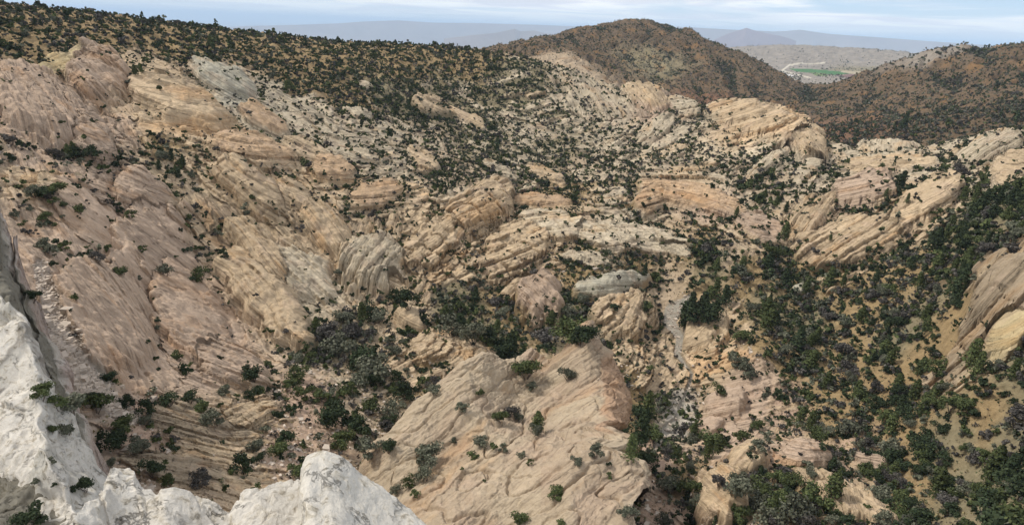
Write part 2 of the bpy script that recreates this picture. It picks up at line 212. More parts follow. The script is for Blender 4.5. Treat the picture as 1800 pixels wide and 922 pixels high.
# outcrops: x, y, rx, ry, tilt, strike (both anticlockwise in the photo), bed spacing px, relief, hump, rock, joints, name words, label
OC = [
(75,190,100,55,-35,-50,13,.45,.25,'p',.4,'the pink folded rocks at far left','pink folded sandstone beds at far left below the scrub ridge'),
(105,115,52,17,25,30,7,.35,.25,'y',.2,'the yellow-stained slab','yellow-stained tilted sandstone slab below the scrub ridge'),
(172,140,55,48,-20,-40,11,.6,.3,'p',.7,'the knobbly pink crag','knobbly pink sandstone crag beside the yellow-stained slab'),
(315,182,100,34,-24,-24,12,.35,.35,'t',.2,'the long tan-brown slab','long tan-brown sandstone slab sloping right, below the left ridge'),
(392,140,66,20,-24,-26,9,.35,.45,'g',.1,'the grey sliding fin','grey-tan sandstone fin above the long tan-brown slab'),
(466,215,48,20,-25,-25,10,.5,.45,'o',.3,'the small orange hump','orange-tan rounded hump at the lower end of the long slab'),
(445,268,84,24,-12,-14,9,.6,.5,'o',.4,'the folded orange ridge','folded orange sandstone ridge with a pale scrubby hollow above'),
(588,302,42,22,-12,-15,9,.45,.5,'o',.3,'the orange hump','orange rounded sandstone hump right of the folded orange ridge'),
(660,345,48,24,22,22,9,.4,.35,'o',.2,'the smooth orange slab','smooth orange slab streaked by bedding in the middle left'),
(165,250,50,30,-48,-55,12,.5,.45,'p',.5,'the split pink block','pink split block above the left gully'),
(255,345,55,36,-20,-30,11,.4,.45,'p',.3,'the pink dome','pink sandstone dome at the head of the fluted slope'),
(270,430,75,75,-55,-62,15,.4,.2,'p',.7,'the pink jointed slope','pink jointed sandstone slope below the pink dome'),
(175,560,105,85,-58,-58,20,.22,.2,'p',.2,'the smooth pink slope','broad smooth pink rock slope above the scree gully'),
(335,560,105,55,-62,-50,18,.4,.3,'p',.5,'the fluted pink buttress','fluted pink buttress with vertical dark cracks'),
(455,445,78,30,-45,-45,7,.45,.5,'t',.2,'the upper striped slab','tan slab with fine parallel bedding, upper of the two striped slabs'),
(470,530,118,42,-46,-46,8,.35,.45,'t',.2,'the lower striped slab','long tan slab with fine parallel bedding, lower of the two striped slabs'),
(575,405,66,30,-45,-45,8,.4,.4,'t',.4,'the striped tan block','striped tan sandstone block right of the upper striped slab'),
(440,330,72,34,-42,-45,11,.6,.4,'t',.7,'the tan ribbed crag','tan ribbed crag of joined blocks above the striped slabs'),
(535,480,62,34,-36,-35,10,.35,.25,'c',.5,'the pale slabs','pale cream slabs between the striped slabs and the ribbed wall'),
(655,468,62,50,-20,64,11,.75,.35,'c',.3,'the steep ribbed wall','steep tan wall of upright ribs in the middle of the canyon'),
(800,620,75,40,-15,52,8,.8,.3,'t',.4,'the thin standing beds','thin standing beds of pale rock behind the great fin'),
(722,566,32,17,-20,-20,20,.15,.9,'t',.1,'the twin smooth boulders','pair of smooth rounded tan rocks above the ochre gully'),
(758,430,62,34,35,36,13,.7,.3,'t',.9,'the pinkish block steps','pinkish tan block steps left of the blocky crest'),
(848,372,66,36,32,33,17,.7,.55,'t',.9,'the blocky crest','big blocky tan crest in the centre of the photo'),
(905,440,70,46,35,33,13,.8,.25,'t',.9,'the stepped blocks','stepped pale blocks below the blocky crest'),
(975,400,66,24,-8,12,10,.6,.4,'c',.8,'the curved ledges','curved cream ledges right of the blocky crest'),
(948,535,40,48,35,-48,11,.5,.5,'p',.4,'the pink rounded fin','pink rounded fin above the dark brush in the centre'),
(1105,420,120,26,-8,-8,8,.6,.2,'c',.6,'the low cream ledges','low cream ledges running right across the centre'),
(955,358,55,12,-5,-8,9,.4,.6,'o',.1,'the orange lens','orange lens-shaped hump behind the blocky crest'),
(1075,505,72,19,10,10,8,.35,.6,'g',.1,'the grey whaleback','smooth grey whaleback rock by the dry stream'),
(1095,562,62,38,5,54,9,.8,.45,'t',.3,'the ribbed knoll','ribbed tan knoll left of the dry stream bed'),
(1215,352,100,22,-13,-14,9,.5,.5,'o',.3,'the orange-topped ridge','orange-topped sandstone ridge right of centre'),
(1145,355,34,24,30,42,7,.6,.4,'o',.2,'the steep orange slab','steep orange slab at the left end of the orange-topped ridge'),
(1340,405,56,20,-22,-24,10,.5,.45,'p',.3,'the pink humps','pink humps under the orange-topped ridge'),
(1515,340,56,26,8,48,13,.4,.6,'p',.2,'the smooth pink dome','smooth pink dome among the right ribs'),
(1425,385,64,20,42,42,7,.75,.3,'t',.2,'the long parallel ribs','long parallel tan ribs left of the smooth pink dome'),
(1615,370,92,28,36,38,9,.6,.55,'t',.3,'the pointed rib','pointed tan rib standing at the edge of the dark woods'),
(1490,430,110,42,18,38,9,.65,.25,'t',.4,'the wide ribbed slope','wide ribbed pink-tan slope above the dark brush'),
(1340,222,105,30,-19,76,15,.6,.5,'t',.2,'the row of pale fins','row of pale upright fins below the brown hills'),
(1420,262,40,26,-40,70,11,.6,.5,'t',.2,'the end fin','last pale fin where the row drops to the right'),
(1135,172,46,18,-15,-42,9,.45,.5,'t',.2,'the cross-striped dome','cross-striped pale dome on the far ridge'),
(1010,122,86,10,-18,62,7,.7,.6,'c',.2,'the far serrated crest','far serrated cream crest at the foot of the brown hill'),
(1200,190,32,12,-20,60,7,.7,.5,'c',.2,'the broken crest','broken cream crest between the dome and the pale fins'),
(1155,228,40,20,35,35,8,.6,.2,'c',.4,'the far ledges','far cream ledges climbing to the cross-striped dome'),
(1180,245,46,10,28,28,7,.6,.2,'c',.3,'the lower far ledges','thin cream ledges just below the far ledges'),
(1350,290,50,13,35,35,8,.6,.3,'c',.2,'the leaning slabs','leaning cream slabs under the row of pale fins'),
(1420,300,36,14,35,38,8,.6,.3,'c',.2,'the right leaning slabs','leaning cream slabs right of those under the pale fins'),
(1560,262,60,11,-2,55,9,.5,.5,'c',.2,'the pale strip','narrow pale rock strip below the right brown hill'),
(1560,295,90,15,5,45,8,.6,.45,'t',.3,'the right pale wall','long pale wall of short ribs at right'),
(1740,262,60,20,18,30,8,.5,.35,'c',.3,'the dotted pale slope','pale slope dotted with tiny shrubs near the right edge'),
(1775,305,46,30,25,50,13,.45,.35,'t',.4,'the cracked pale face','cracked pale rock face at the right edge'),
(1760,520,72,62,35,40,14,.8,.3,'d',.6,'the brown cliff','brown sandstone cliff at the right edge'),
(1765,592,40,30,25,45,14,.5,.6,'y',.2,'the yellow pointed rock','yellowish pointed rock below the brown cliff'),
(760,193,36,14,-18,-22,8,.6,.7,'t',.6,'the small tan crags','cluster of small tan crags on the scrubby far slope'),
(820,210,40,9,-25,-25,9,.3,.7,'t',.1,'the tan fin','smooth tan fin trailing right of the small tan crags'),
(630,200,30,9,-15,-15,6,.6,.4,'c',.4,'the high cream ledge','small cream ledge high on the scrubby slope'),
(640,152,22,6,-10,-10,5,.6,.4,'c',.4,'the highest pale knob','little pale knob under the skyline scrub'),
(625,275,52,13,-6,-6,6,.6,.3,'c',.4,'the flat cream beds','flat cream beds above the orange hump'),
(540,262,46,14,-24,-24,7,.5,.4,'t',.3,'the narrow tan back','narrow tan rock back left of the flat cream beds'),
(745,285,34,16,-40,-45,8,.6,.4,'t',.5,'the leaning tan rocks','leaning tan rocks in the dark brush of the middle slope'),
(880,300,40,9,-22,-25,7,.5,.4,'c',.3,'the thin cream rib','thin cream rib in the brush above the orange lens'),
(960,310,40,13,-25,-28,8,.5,.4,'t',.3,'the smooth tan rib','smooth tan rib in the brush right of the thin cream rib'),
(345,745,100,34,-8,-8,6,.85,.1,'d',.5,'the olive ledges','thin-bedded olive ledges on the gully floor'),
(430,735,62,24,22,22,7,.85,.25,'t',.6,'the broken cream ledges','broken cream ledges tilted up right on the gully floor'),
(400,640,80,34,-25,-28,11,.45,.35,'p',.4,'the low pink fin','low pink fin at the foot of the fluted buttress'),
(300,822,110,26,-10,-12,6,.8,.1,'d',.4,'the lowest olive ledges','thin-bedded ledges just behind the white rocks'),
(1238,585,44,34,25,38,14,.22,.5,'t',.1,'the smooth pale spur','smooth pale spur right of the dry stream bed'),
(1275,712,42,24,10,20,16,.2,.6,'p',.1,'the low pink dome','low pink dome at the foot of the brushy spur'),
(1240,752,36,14,15,20,14,.2,.6,'p',.1,'the flat pink hump','flat pink hump below the low pink dome'),
(1308,822,42,28,25,40,18,.2,.8,'t',.2,'the pale cone','pale cone-shaped rock among brush at lower right'),
(1412,808,50,22,-8,-10,12,.3,.8,'p',.2,'the flat-topped rock','flat-topped pink rock right of the pale cone'),
(1262,890,48,50,-52,-55,14,.3,.7,'t',.2,'the lower right fin','tan fin running off the bottom edge right of the great fin'),
(1480,880,110,24,-25,-60,14,.5,.6,'t',.4,'the knobbly spur','knobbly tan spur going down to the lower right'),
(1530,815,40,14,-20,-20,11,.4,.6,'p',.3,'the small pink back','small pink rock back above the knobbly spur'),
(1410,510,24,9,15,20,8,.3,.6,'g',.1,'the grey nub','small grey nub standing in the dark brush'),
(1180,438,40,14,-12,-12,7,.5,.2,'c',.4,'the last cream ledge','short cream ledge at the right end of the low ledges'),
(1080,345,24,10,20,25,7,.5,.3,'c',.3,'the little cream slab','little cream slab left of the orange-topped ridge'),
(520,345,40,20,-40,-44,8,.55,.4,'t',.4,'the small ribbed block','small ribbed block under the orange hump'),
(700,510,40,16,-50,-30,8,.5,.3,'t',.4,'the tan rubble rib','tan rubble rib right of the steep ribbed wall'),
(905,510,34,16,35,33,9,.6,.3,'t',.8,'the lowest steps','lowest pale block steps above the dark brush'),
(1030,455,46,12,-10,-8,7,.5,.2,'c',.5,'the brushy cream step','cream step half hidden by brush'),
]
NO = len(OC)
seed = []
for k, o in enumerate(OC):
    px, py, rx, ry, rot, stk, lam, amp, hump, tint, jw, nm, lb = o
    lam = lam * 1.4 if lam < 9.5 else lam * 1.15
    th, u = locate(px, py)
    def P(th, u): return to_xyz(np.array(th), np.array(u), base_t(np.array(th), np.array(u)))
    e = 0.02
    p0 = P(th, u); pa = P(th + e, u); pb = P(th, u + e); pc = P(th, u - e)
    q0 = proj(p0); qa = proj(pa); qb = proj(pb); qc = proj(pc)
    g2 = (p0 - (pb - pc)[:0].sum() if False else (pb - pc) / 2)
    Jp = np.array([[qa[0] - q0[0], (qb[0] - qc[0]) / 2], [qa[1] - q0[1], (qb[1] - qc[1]) / 2]])
    if abs(Jp[1, 1]) < 1.2: Jp[1, 1] = -1.2
    Jx = np.array([[pa[0] - p0[0], g2[0]], [pa[1] - p0[1], g2[1]]])
    dI = np.array([math.cos(dg(stk)), -math.sin(dg(stk))])
    cf = np.linalg.solve(Jp, dI); w3 = cf[0] * (pa - p0) + cf[1] * (pb - pc) / 2; w3 = w3 / np.linalg.norm(w3)
    vd = p0 / np.linalg.norm(p0); vd = vd + np.array([.25, 0, 0]) * (1 if k % 2 else -1) + np.array([0, 0, .12]); vd /= np.linalg.norm(vd)   # the beds dip gently towards the canyon
    n3 = np.cross(w3, vd); n3 = n3 / np.linalg.norm(n3); n3 = n3 if n3[2] > 0 else -n3
    w = Jx @ cf; w = w / np.linalg.norm(w)
    b = np.array([-w[1], w[0]])
    if b @ p0[:2] < 0: b = -b                       # V grows away from the viewer
    mI = Jp @ np.linalg.solve(Jx, b)                # px per metre
    perp = abs(mI @ np.array([dI[1], -dI[0]]))
    D = math.exp(u); mpp = D / FPX / math.cos(math.atan(abs(p0[2]) / D))
    seed.append(dict(th=th, u=u, p=p0, dv=-vd * .75 + np.array([0, 0, .45]), w3=w3, n3=n3, lam=lam * mpp, A=amp * lam * mpp * 1.45, H=hump * ry * mpp * 1.7, mpp=mpp))
print('seeds', time.time() - T0)

def beds(Uc, Vc, lam, s, jl=2.6, jw=.5):
    Vw = Vc + lam * .22 * pn(Uc / (9 * lam), Vc / (5 * lam), s)
    Vn = Vw / lam + .85 * pn(Vw / (2.3 * lam), 0 * Vw + s * 3.1, s + 1)
    bi = np.floor(Vn); f = Vn - bi
    br = h2(bi, bi * 0 + 3, s); br = br * (.8 + .35 * pn(Uc / (15 * lam), bi * 7.7, s + 2))
    edge0 = np.minimum(f, 1 - f)
    p = sst(0, .16, edge0) * (1 - .25 * f)
    Lj = lam * jl; Uj = Uc / Lj + 10 * h2(bi, bi * 0 + 9, s) + .12 * pn(Uc / Lj, Vn, s + 4)
    ji = np.floor(Uj); g = Uj - ji; edge = np.minimum(g, 1 - g) * Lj
    on = sst(.35, .6, h2(bi, ji, s + 6) + jw * .5)
    gro = np.exp(-(edge / (.11 * lam)) ** 2)
    return (.35 + .65 * br) * p + .45 * br - .3 + jw * (.6 * (h2(bi, ji, s + 5) - .5) - .9 * gro * on * p)

# ------------------------------------------------------------------ fine grid of the terrain
th = TH[None, :].astype(np.float64); uu = U[:, None].astype(np.float64)
tb = base_t(th, uu); R = np.exp(uu)
X = (R * np.sin(th)); Y = (R * np.cos(th)); Z = R * tb
PX, PY = proj(np.stack([X, Y, Z], -1).reshape(-1, 3)); PX = PX.reshape(X.shape).astype(np.float32); PY = PY.reshape(X.shape).astype(np.float32)
bad = (np.stack([X, Y, Z], -1) @ fw) <= 1
PX[bad] = -9999
Xf = X.astype(np.float32); Yf = Y.astype(np.float32); UUf = np.broadcast_to(uu, X.shape).astype(np.float32); THf = np.broadcast_to(th, X.shape).astype(np.float32)
a1 = THf * 14; a2 = UUf * 14
wob = fbm(a1 * 1.5, a2 * 1.5, 4, 5); wob2 = fbm(a1 * 1.5 + 40, a2 * 1.5, 4, 9)
# zones by inverse distance in (theta,u)
zc = []
for z in ZN:
    t_, u_ = locate(z[0], z[1]); zc.append((t_, u_, z[2], z[3], *SOIL[z[4]], *ROCK[z[5]], z[6], z[7]))
zc = np.array(zc)
gth = np.linspace(TH[0], TH[-1], 300); gu = np.linspace(U[0], U[-1], 520)
d2 = (((gth[None, :, None] - zc[None, None, :, 0]) * 2.2) ** 2 + (gu[:, None, None] - zc[None, None, :, 1]) ** 2)
wz = 1 / (d2 + 2e-5) ** 2.2; wz /= wz.sum(-1, keepdims=True)
ZF = wz @ zc[:, 2:]
def zfield(th, u, c):
    gi = np.clip((u - gu[0]) / (gu[1] - gu[0]), 0, len(gu) - 1.001); gj = np.clip((th - gth[0]) / (gth[1] - gth[0]), 0, len(gth) - 1.001)
    return bilerp(ZF[..., c], gi, gj).astype(np.float32)
zth = THf + .010 * wob; zu = UUf + .018 * wob2
rocki = np.clip(zfield(zth, zu, 0) * 1.22, 0, 1); cover = zfield(zth, zu, 1)
soil = np.stack([zfield(zth, zu, c) for c in (2, 3, 4)], -1); rockc = np.stack([zfield(zth, zu, c) for c in (5, 6, 7)], -1)
grey = zfield(zth, zu, 8); psize = zfield(zth, zu, 9) * np.where(UUf > math.log(2150), .45, np.where(UUf > math.log(560), .50, .74))
print('zones', time.time() - T0)
# nearest outcrop
best = np.full(X.shape, 9e9, np.float32); reg = np.zeros(X.shape, np.int16)
for k, o in enumerate(OC):
    px, py, rx, ry, rot = o[:5]; s = seed[k]
    c, sn = math.cos(dg(rot)), math.sin(dg(rot))
    dx = PX - px + .30 * ry * wob; dy = -(PY - py) + .30 * ry * wob2
    a = (dx * c + dy * sn) / rx; b = (-dx * sn + dy * c) / ry
    e = a * a + b * b
    e = e + 60 * np.maximum(0, np.abs(UUf - s['u']) - .22) ** 2 * 10
    m = e < best; best[m] = e[m]; reg[m] = k
ell = np.sqrt(best)
lob = np.where(ell < 1.0, reg, -1)
m_ = FPX ** -1 * R                                      # metres per photo pixel there
dome = np.clip(1 - ell ** 2, 0, 1) ** .45; moat = np.exp(-((ell - 1.12) / .13) ** 2)
hill = sst(math.log(540), math.log(680), UUf); near = 1 - hill
f1 = fbm(a1 * 4, a2 * 4, 4, 41, .45).astype(np.float32)
HH = np.array([q['H'] for q in seed], np.float32)[reg]
relief = near * (5.0 * m_ * f1 + (.8 + .7 * (rocki < .5)) * m_ * fbm(a1 * 40, a2 * 40, 3, 43)) + (dome - .22 * moat) * HH * near
Zs = Z + relief
Uc = np.zeros(X.shape, np.float32); Vc = Uc.copy(); LAM = Uc.copy() + 1; AMP = Uc.copy(); JW = Uc.copy(); BF = Uc.copy(); B2 = Uc.copy()
for k, s in enumerate(seed):
    m = reg == k
    if not m.any(): continue
    q = np.stack([X[m], Y[m], Zs[m]], -1) - s['p']
    uc = (q @ s['w3']).astype(np.float32); vc = (q @ s['n3']).astype(np.float32)
    # slow bends of the strata
    vc = vc + (6 * s['lam'] * .35) * pn(uc / (22 * s['lam']), vc / (22 * s['lam']), k)
    Uc[m] = uc; Vc[m] = vc; LAM[m] = s['lam']; AMP[m] = s['A'] * np.exp(UUf[m] - s['u']).clip(.6, 1.6); JW[m] = OC[k][10]
BF = beds(Uc, Vc, LAM, 11, 2.6, JW)
B2 = beds(Uc + 3 * LAM, Vc, LAM / 2.6, 23, 6, JW * .1)
print('beds', time.time() - T0)
inO = sst(1.0, .84, ell)
rn = .5 + .26 * fbm(Uc / (LAM * 10) + reg * 3.3, Vc / (LAM * 1.1), 3, 31, .6) + .20 * fbm(Uc / (LAM * 4), Vc / (LAM * 4), 4, 33, .6)
Rk = np.maximum(sst(-.10, .10, rocki - rn * 1.0 + .02) * (rocki > .015), inO * sst(-.06, .04, rn))
Rk = Rk * (UUf < math.log(620))
dbed = Rk * AMP * np.clip(.75 + .8 * fbm(Uc / (LAM * 9), Vc / (LAM * 6), 3, 55), .12, 1.5) * (BF + .26 * B2)
dz = relief + Rk * ( .4 * m_ * fbm(Uc / LAM * 2.2, Vc / LAM * 3.0, 3, 51))
# rubble on the open ground
dz = dz + near * (1 - Rk) * .9 * m_ * np.maximum(0, pn(a1 * 75, a2 * 75, 61) - .1) * 2 * (rocki > .2)
# gullied brown hills: spurs running down to the viewer
far = sst(math.log(1900), math.log(2600), UUf)
gul = ridged(THf * 34 + .6 * fbm(a1, a2, 2, 71) + UUf * 3.0, UUf * 4, 3, 72)
dz = dz + hill * (1 - far) * (R * .0055) * gul * sst(0, .3, UUf - math.log(560)) + hill * (1 - far) * R * .0012 * fbm(a1 * 18, a2 * 18, 3, 77)
wr = far * sst(math.log(3150), math.log(3600), UUf) * sst(math.log(5200), math.log(4300), UUf)
dz = dz + wr * (R * .0012) * ridged(THf * 60 + UUf * 6 + .5 * wob, UUf * 6, 3, 82) + far * R * .0006 * pn(a1 * 30, a2 * 30, 83)
# stream bed
def polymask(pts, w):
    d = np.full(X.shape, 9e9, np.float32)
    for (x0, y0, w0), (x1, y1, w1) in zip(pts[:-1], pts[1:]):
        vx, vy = x1 - x0, y1 - y0; t = np.clip(((PX - x0) * vx + (PY - y0) * vy) / (vx * vx + vy * vy), 0, 1)
        d = np.minimum(d, np.hypot(PX - x0 - t * vx, PY - y0 - t * vy) / (w0 + (w1 - w0) * t))
    return d
st = polymask([(1215, 520, 6), (1184, 545, 15), (1178, 565, 12), (1196, 590, 8), (1190, 620, 5), (1216, 655, 3), (1206, 690, 3), (1190, 735, 6), (1160, 765, 9), (1150, 790, 3)], 1) + .25 * wob
stm = sst(1.15, .85, st) * (np.abs(UUf - math.log(150)) < .35)
dz = dz * (1 - stm) - stm * .6
lob[stm > .5] = -1
scr = polymask([(70, 470, 10), (95, 560, 20), (130, 650, 32), (170, 700, 22), (230, 735, 12)], 1) + .3 * wob
scm = sst(1.15, .8, scr) * (UUf < math.log(125)); Rk = Rk * (1 - stm) * (1 - scm); dz = dz * (1 - .8 * scm) + scm * .25 * np.abs(pn(a1 * 60, a2 * 60, 87))
lob[scm > .5] = -1
lob[(Rk < .35)] = -1
lob[(UUf > math.log(640))] = -1
Z = Z + dz
DV = np.array([q['dv'] for q in seed])[reg]
dbed = dbed * (1 - stm) * (1 - scm)
X = X + DV[..., 0] * dbed; Y = Y + DV[..., 1] * dbed; Z = Z + DV[..., 2] * dbed
print('relief', time.time() - T0)
# colours
tintO = np.array([ROCK[o[9]] for o in OC], np.float32)[reg]
rc = rockc * (1 - inO[..., None]) + tintO * inO[..., None]
bv = h2(np.floor(Vc / LAM * 1.0 + .4 * pn(Uc / LAM / 9, Vc / LAM, 91)), reg, 92)[..., None]      # each bed its own shade
rc = rc * (.90 + .2 * bv) 
pk = sst(.1, .7, fbm(a1 * 2, a2 * 2, 3, 93))[..., None]
rc = rc * (1 - .35 * pk) + np.array([.44, .325, .235], np.float32) * .35 * pk
sv = fbm(a1 * 9, a2 * 9, 4, 95)[..., None]
sc_ = soil * (1 + .16 * sv)
hs = hill[..., None] * (1 - far[..., None]) * sst(.1, .9, fbm(THf * 40, UUf * 30, 3, 97))[..., None]
sc_ = sc_ * (1 - .6 * hs) + np.array([.215, .12, .05], np.float32) * .6 * hs
sc_ = sc_ * (1 - stm[..., None]) + np.array([.27, .245, .20], np.float32) * stm[..., None]
sc_ = sc_ * (1 - scm[..., None]) + np.array([.40, .34, .29], np.float32) * scm[..., None]
C = sc_ * (1 - Rk[..., None]) + rc * Rk[..., None]
# valley floor beyond the notch: fields, road, river bed
def vpoly(pts):
    inside = np.zeros(X.shape, bool); n = len(pts)
    for i in range(n):
        x0, y0 = pts[i]; x1, y1 = pts[(i + 1) % n]
        if y0 == y1: continue
        inside ^= ((PY < y0) != (PY < y1)) & (PX < (x1 - x0) * (PY - y0) / (y1 - y0) + x0)
    return inside & (UUf > math.log(2000))
fieldg = vpoly([(1388, 121), (1420, 121), (1480, 126), (1506, 128), (1468, 132), (1400, 126)])
fieldb = vpoly([(1495, 130), (1560, 128), (1552, 134), (1490, 137), (1470, 134)])
fieldt = vpoly([(1480, 124), (1530, 127), (1508, 131), (1478, 127)])
C[fieldg] = (.06, .15, .045); C[fieldb] = (.17, .10, .085); C[fieldt] = (.36, .30, .2)
road = (polymask([(1375, 124, 1.5), (1388, 115, 1.2), (1410, 112.5, .8), (1450, 112.5, .7)], 1) < 1) | (polymask([(1378, 125, 1.2), (1400, 131, 1.0), (1425, 137, 1.0)], 1) < 1)
C[road & (UUf > math.log(2000))] = (.5, .45, .36)
river = vpoly([(1400, 152), (1412, 150), (1430, 156), (1420, 160)]) | vpoly([(1374, 131), (1390, 131), (1398, 134), (1376, 134)]); C[river] = (.55, .53, .5)
green2 = vpoly([(1425, 127), (1450, 129), (1456, 134), (1432, 133)]); C[green2] = (.14, .18, .06)

# ------------------------------------------------------------------ materials
def newmat(name):
    m = bpy.data.materials.new(name); m.use_nodes = True; n = m.node_tree.nodes; l = m.node_tree.links
    b = n['Principled BSDF']; b.inputs['Roughness'].default_value = .95; b.inputs['Specular IOR Level'].default_value = .15
    return m, n, l, b
def tn(n, scale, det=5, rough=.6, dist=0.0):
    t = n.new('ShaderNodeTexNoise'); t.inputs['Scale'].default_value = scale; t.inputs['Detail'].default_value = det; t.inputs['Roughness'].default_value = rough; t.inputs['Distortion'].default_value = dist; return t
def vmul(n, l, src, v):
    m = n.new('ShaderNodeVectorMath'); m.operation = 'MULTIPLY'; l.new(src, m.inputs[0]); m.inputs[1].default_value = v; return m.outputs[0]
def attr(n, name, out):
    a = n.new('ShaderNodeAttribute'); a.attribute_name = name; return a.outputs[out]
def ground_material(name):
    m, n, l, b = newmat(name)
    mm = lambda op, a, c=None: mth(op, a, c, N=n, L=l)
    col = attr(n, 'col', 'Color'); bed = attr(n, 'bed', 'Vector'); rock = attr(n, 'rock', 'Fac'); pxs = attr(n, 'pxs', 'Fac'); ang = attr(n, 'ang', 'Vector')
    s1 = tn(n, 1.0, 5, .62); l.new(vmul(n, l, bed, (.07, 2.2, 1)), s1.inputs['Vector'])       # streaks along the beds
    s2 = tn(n, 1.0, 4, .6, .4); l.new(vmul(n, l, bed, (.07, 6.0, 1)), s2.inputs['Vector'])
    s3 = tn(n, 1.0, 6, .65, .3); l.new(vmul(n, l, ang, (60, 60, 60)), s3.inputs['Vector'])
    s4 = tn(n, 1.0, 5, .7); l.new(vmul(n, l, ang, (420, 420, 420)), s4.inputs['Vector'])
    vo = n.new('ShaderNodeTexVoronoi'); vo.feature = 'DISTANCE_TO_EDGE'; l.new(vmul(n, l, bed, (.30, .9, 1)), vo.inputs['Vector']); vo.inputs['Scale'].default_value = 1
    crack = mapr(vo.outputs['Distance'], 0, .05, 1, 0, N=n, L=l)
    crack = mm('MULTIPLY', crack, mapr(s3.outputs['Fac'], .45, .6, 0, 1, N=n, L=l))
    line = mapr(s2.outputs['Fac'], .36, .46, 1, 0, N=n, L=l)
    rk = mm('MULTIPLY', rock, 1.0)
    v = mm('ADD', mm('MULTIPLY', mm('SUBTRACT', s1.outputs['Fac'], .5), mm('MULTIPLY', rk, .65)), 1.0)
    v = mm('ADD', v, mm('MULTIPLY', mm('SUBTRACT', s3.outputs['Fac'], .5), .75))
    v = mm('ADD', v, mm('MULTIPLY', mm('SUBTRACT', s4.outputs['Fac'], .5), .6))
    v = mm('SUBTRACT', v, mm('MULTIPLY', mm('MULTIPLY', line, rk), .24))
    v = mm('SUBTRACT', v, mm('MULTIPLY', mm('MULTIPLY', crack, rk), .42))
    vm = n.new('ShaderNodeVectorMath'); vm.operation = 'SCALE'; l.new(col, vm.inputs[0]); l.new(v, vm.inputs['Scale'])
    # warm iron stains
    s5 = tn(n, 1.0, 4, .6, .5); l.new(vmul(n, l, bed, (.12, .5, 1)), s5.inputs['Vector'])
    mx = n.new('ShaderNodeMixRGB'); mx.blend_type = 'MULTIPLY'; l.new(mm('MULTIPLY', mapr(s5.outputs['Fac'], .52, .68, 0, .8, N=n, L=l), rk), mx.inputs[0]); l.new(vm.outputs[0], mx.inputs[1]); mx.inputs[2].default_value = (1.0, .86, .72, 1)
    l.new(mx.outputs[0], b.inputs['Base Color'])
    h = mm('ADD', mm('MULTIPLY', s1.outputs['Fac'], mm('MULTIPLY', rk, 4.0)), mm('MULTIPLY', s3.outputs['Fac'], 2.6))
    h = mm('ADD', h, mm('MULTIPLY', s4.outputs['Fac'], .8)); h = mm('SUBTRACT', h, mm('MULTIPLY', mm('MULTIPLY', crack, rk), .8)); h = mm('SUBTRACT', h, mm('MULTIPLY', mm('MULTIPLY', line, rk), .5))
    bu = n.new('ShaderNodeBump'); bu.inputs['Strength'].default_value = 1.0; l.new(h, bu.inputs['Height']); l.new(mm('MULTIPLY', pxs, 1.6), bu.inputs['Distance']); l.new(bu.outputs[0], b.inputs['Normal'])
    return m
MG = ground_material('ground and sandstone')
def white_material():
    m, n, l, b = newmat('white rock')
    mm = lambda op, a, c=None: mth(op, a, c, N=n, L=l)
    g = n.new('ShaderNodeNewGeometry'); pos = g.outputs['Position']; col = attr(n, 'col', 'Color')
    s1 = tn(n, .7, 8, .65, .4); s2 = tn(n, 9, 6, .7); s3 = tn(n, 2.2, 7, .7, .8)
    for s in (s1, s2, s3): l.new(pos, s.inputs['Vector'])
    vo = n.new('ShaderNodeTexVoronoi'); vo.feature = 'DISTANCE_TO_EDGE'; vo.inputs['Scale'].default_value = .55
    wv = n.new('ShaderNodeVectorMath'); wv.operation = 'ADD'; sc = n.new('ShaderNodeVectorMath'); sc.operation = 'SCALE'; l.new(s3.outputs['Color'], sc.inputs[0]); sc.inputs['Scale'].default_value = 1.6; l.new(pos, wv.inputs[0]); l.new(sc.outputs[0], wv.inputs[1]); l.new(wv.outputs[0], vo.inputs['Vector'])
    crack = mm('MULTIPLY', mapr(vo.outputs['Distance'], 0, .03, 1, 0, N=n, L=l), mapr(s1.outputs['Fac'], .44, .56, 0, 1, N=n, L=l))
    v = mm('ADD', mm('MULTIPLY', mm('SUBTRACT', s1.outputs['Fac'], .5), .35), 1.0); v = mm('ADD', v, mm('MULTIPLY', mm('SUBTRACT', s2.outputs['Fac'], .5), .6))
    v = mm('SUBTRACT', v, mm('MULTIPLY', crack, .5))
    v = mm('SUBTRACT', v, mapr(s3.outputs['Fac'], .53, .66, 0, .42, N=n, L=l))
    vm = n.new('ShaderNodeVectorMath'); vm.operation = 'SCALE'; l.new(col, vm.inputs[0]); l.new(v, vm.inputs['Scale'])
    mx = n.new('ShaderNodeMixRGB'); mx.blend_type = 'MULTIPLY'; l.new(mapr(s3.outputs['Fac'], .48, .66, 0, .7, N=n, L=l), mx.inputs[0]); l.new(vm.outputs[0], mx.inputs[1]); mx.inputs[2].default_value = (1, .93, .80, 1)
    l.new(mx.outputs[0], b.inputs['Base Color'])
    h = mm('ADD', mm('MULTIPLY', s1.outputs['Fac'], .5), mm('MULTIPLY', s3.outputs['Fac'], .25)); h = mm('ADD', h, mm('MULTIPLY', s2.outputs['Fac'], .10)); h = mm('SUBTRACT', h, mm('MULTIPLY', crack, .12))
    bu = n.new('ShaderNodeBump'); bu.inputs['Distance'].default_value = .6; bu.inputs['Strength'].default_value = .8; l.new(h, bu.inputs['Height']); l.new(bu.outputs[0], b.inputs['Normal'])
    return m
MW = white_material()
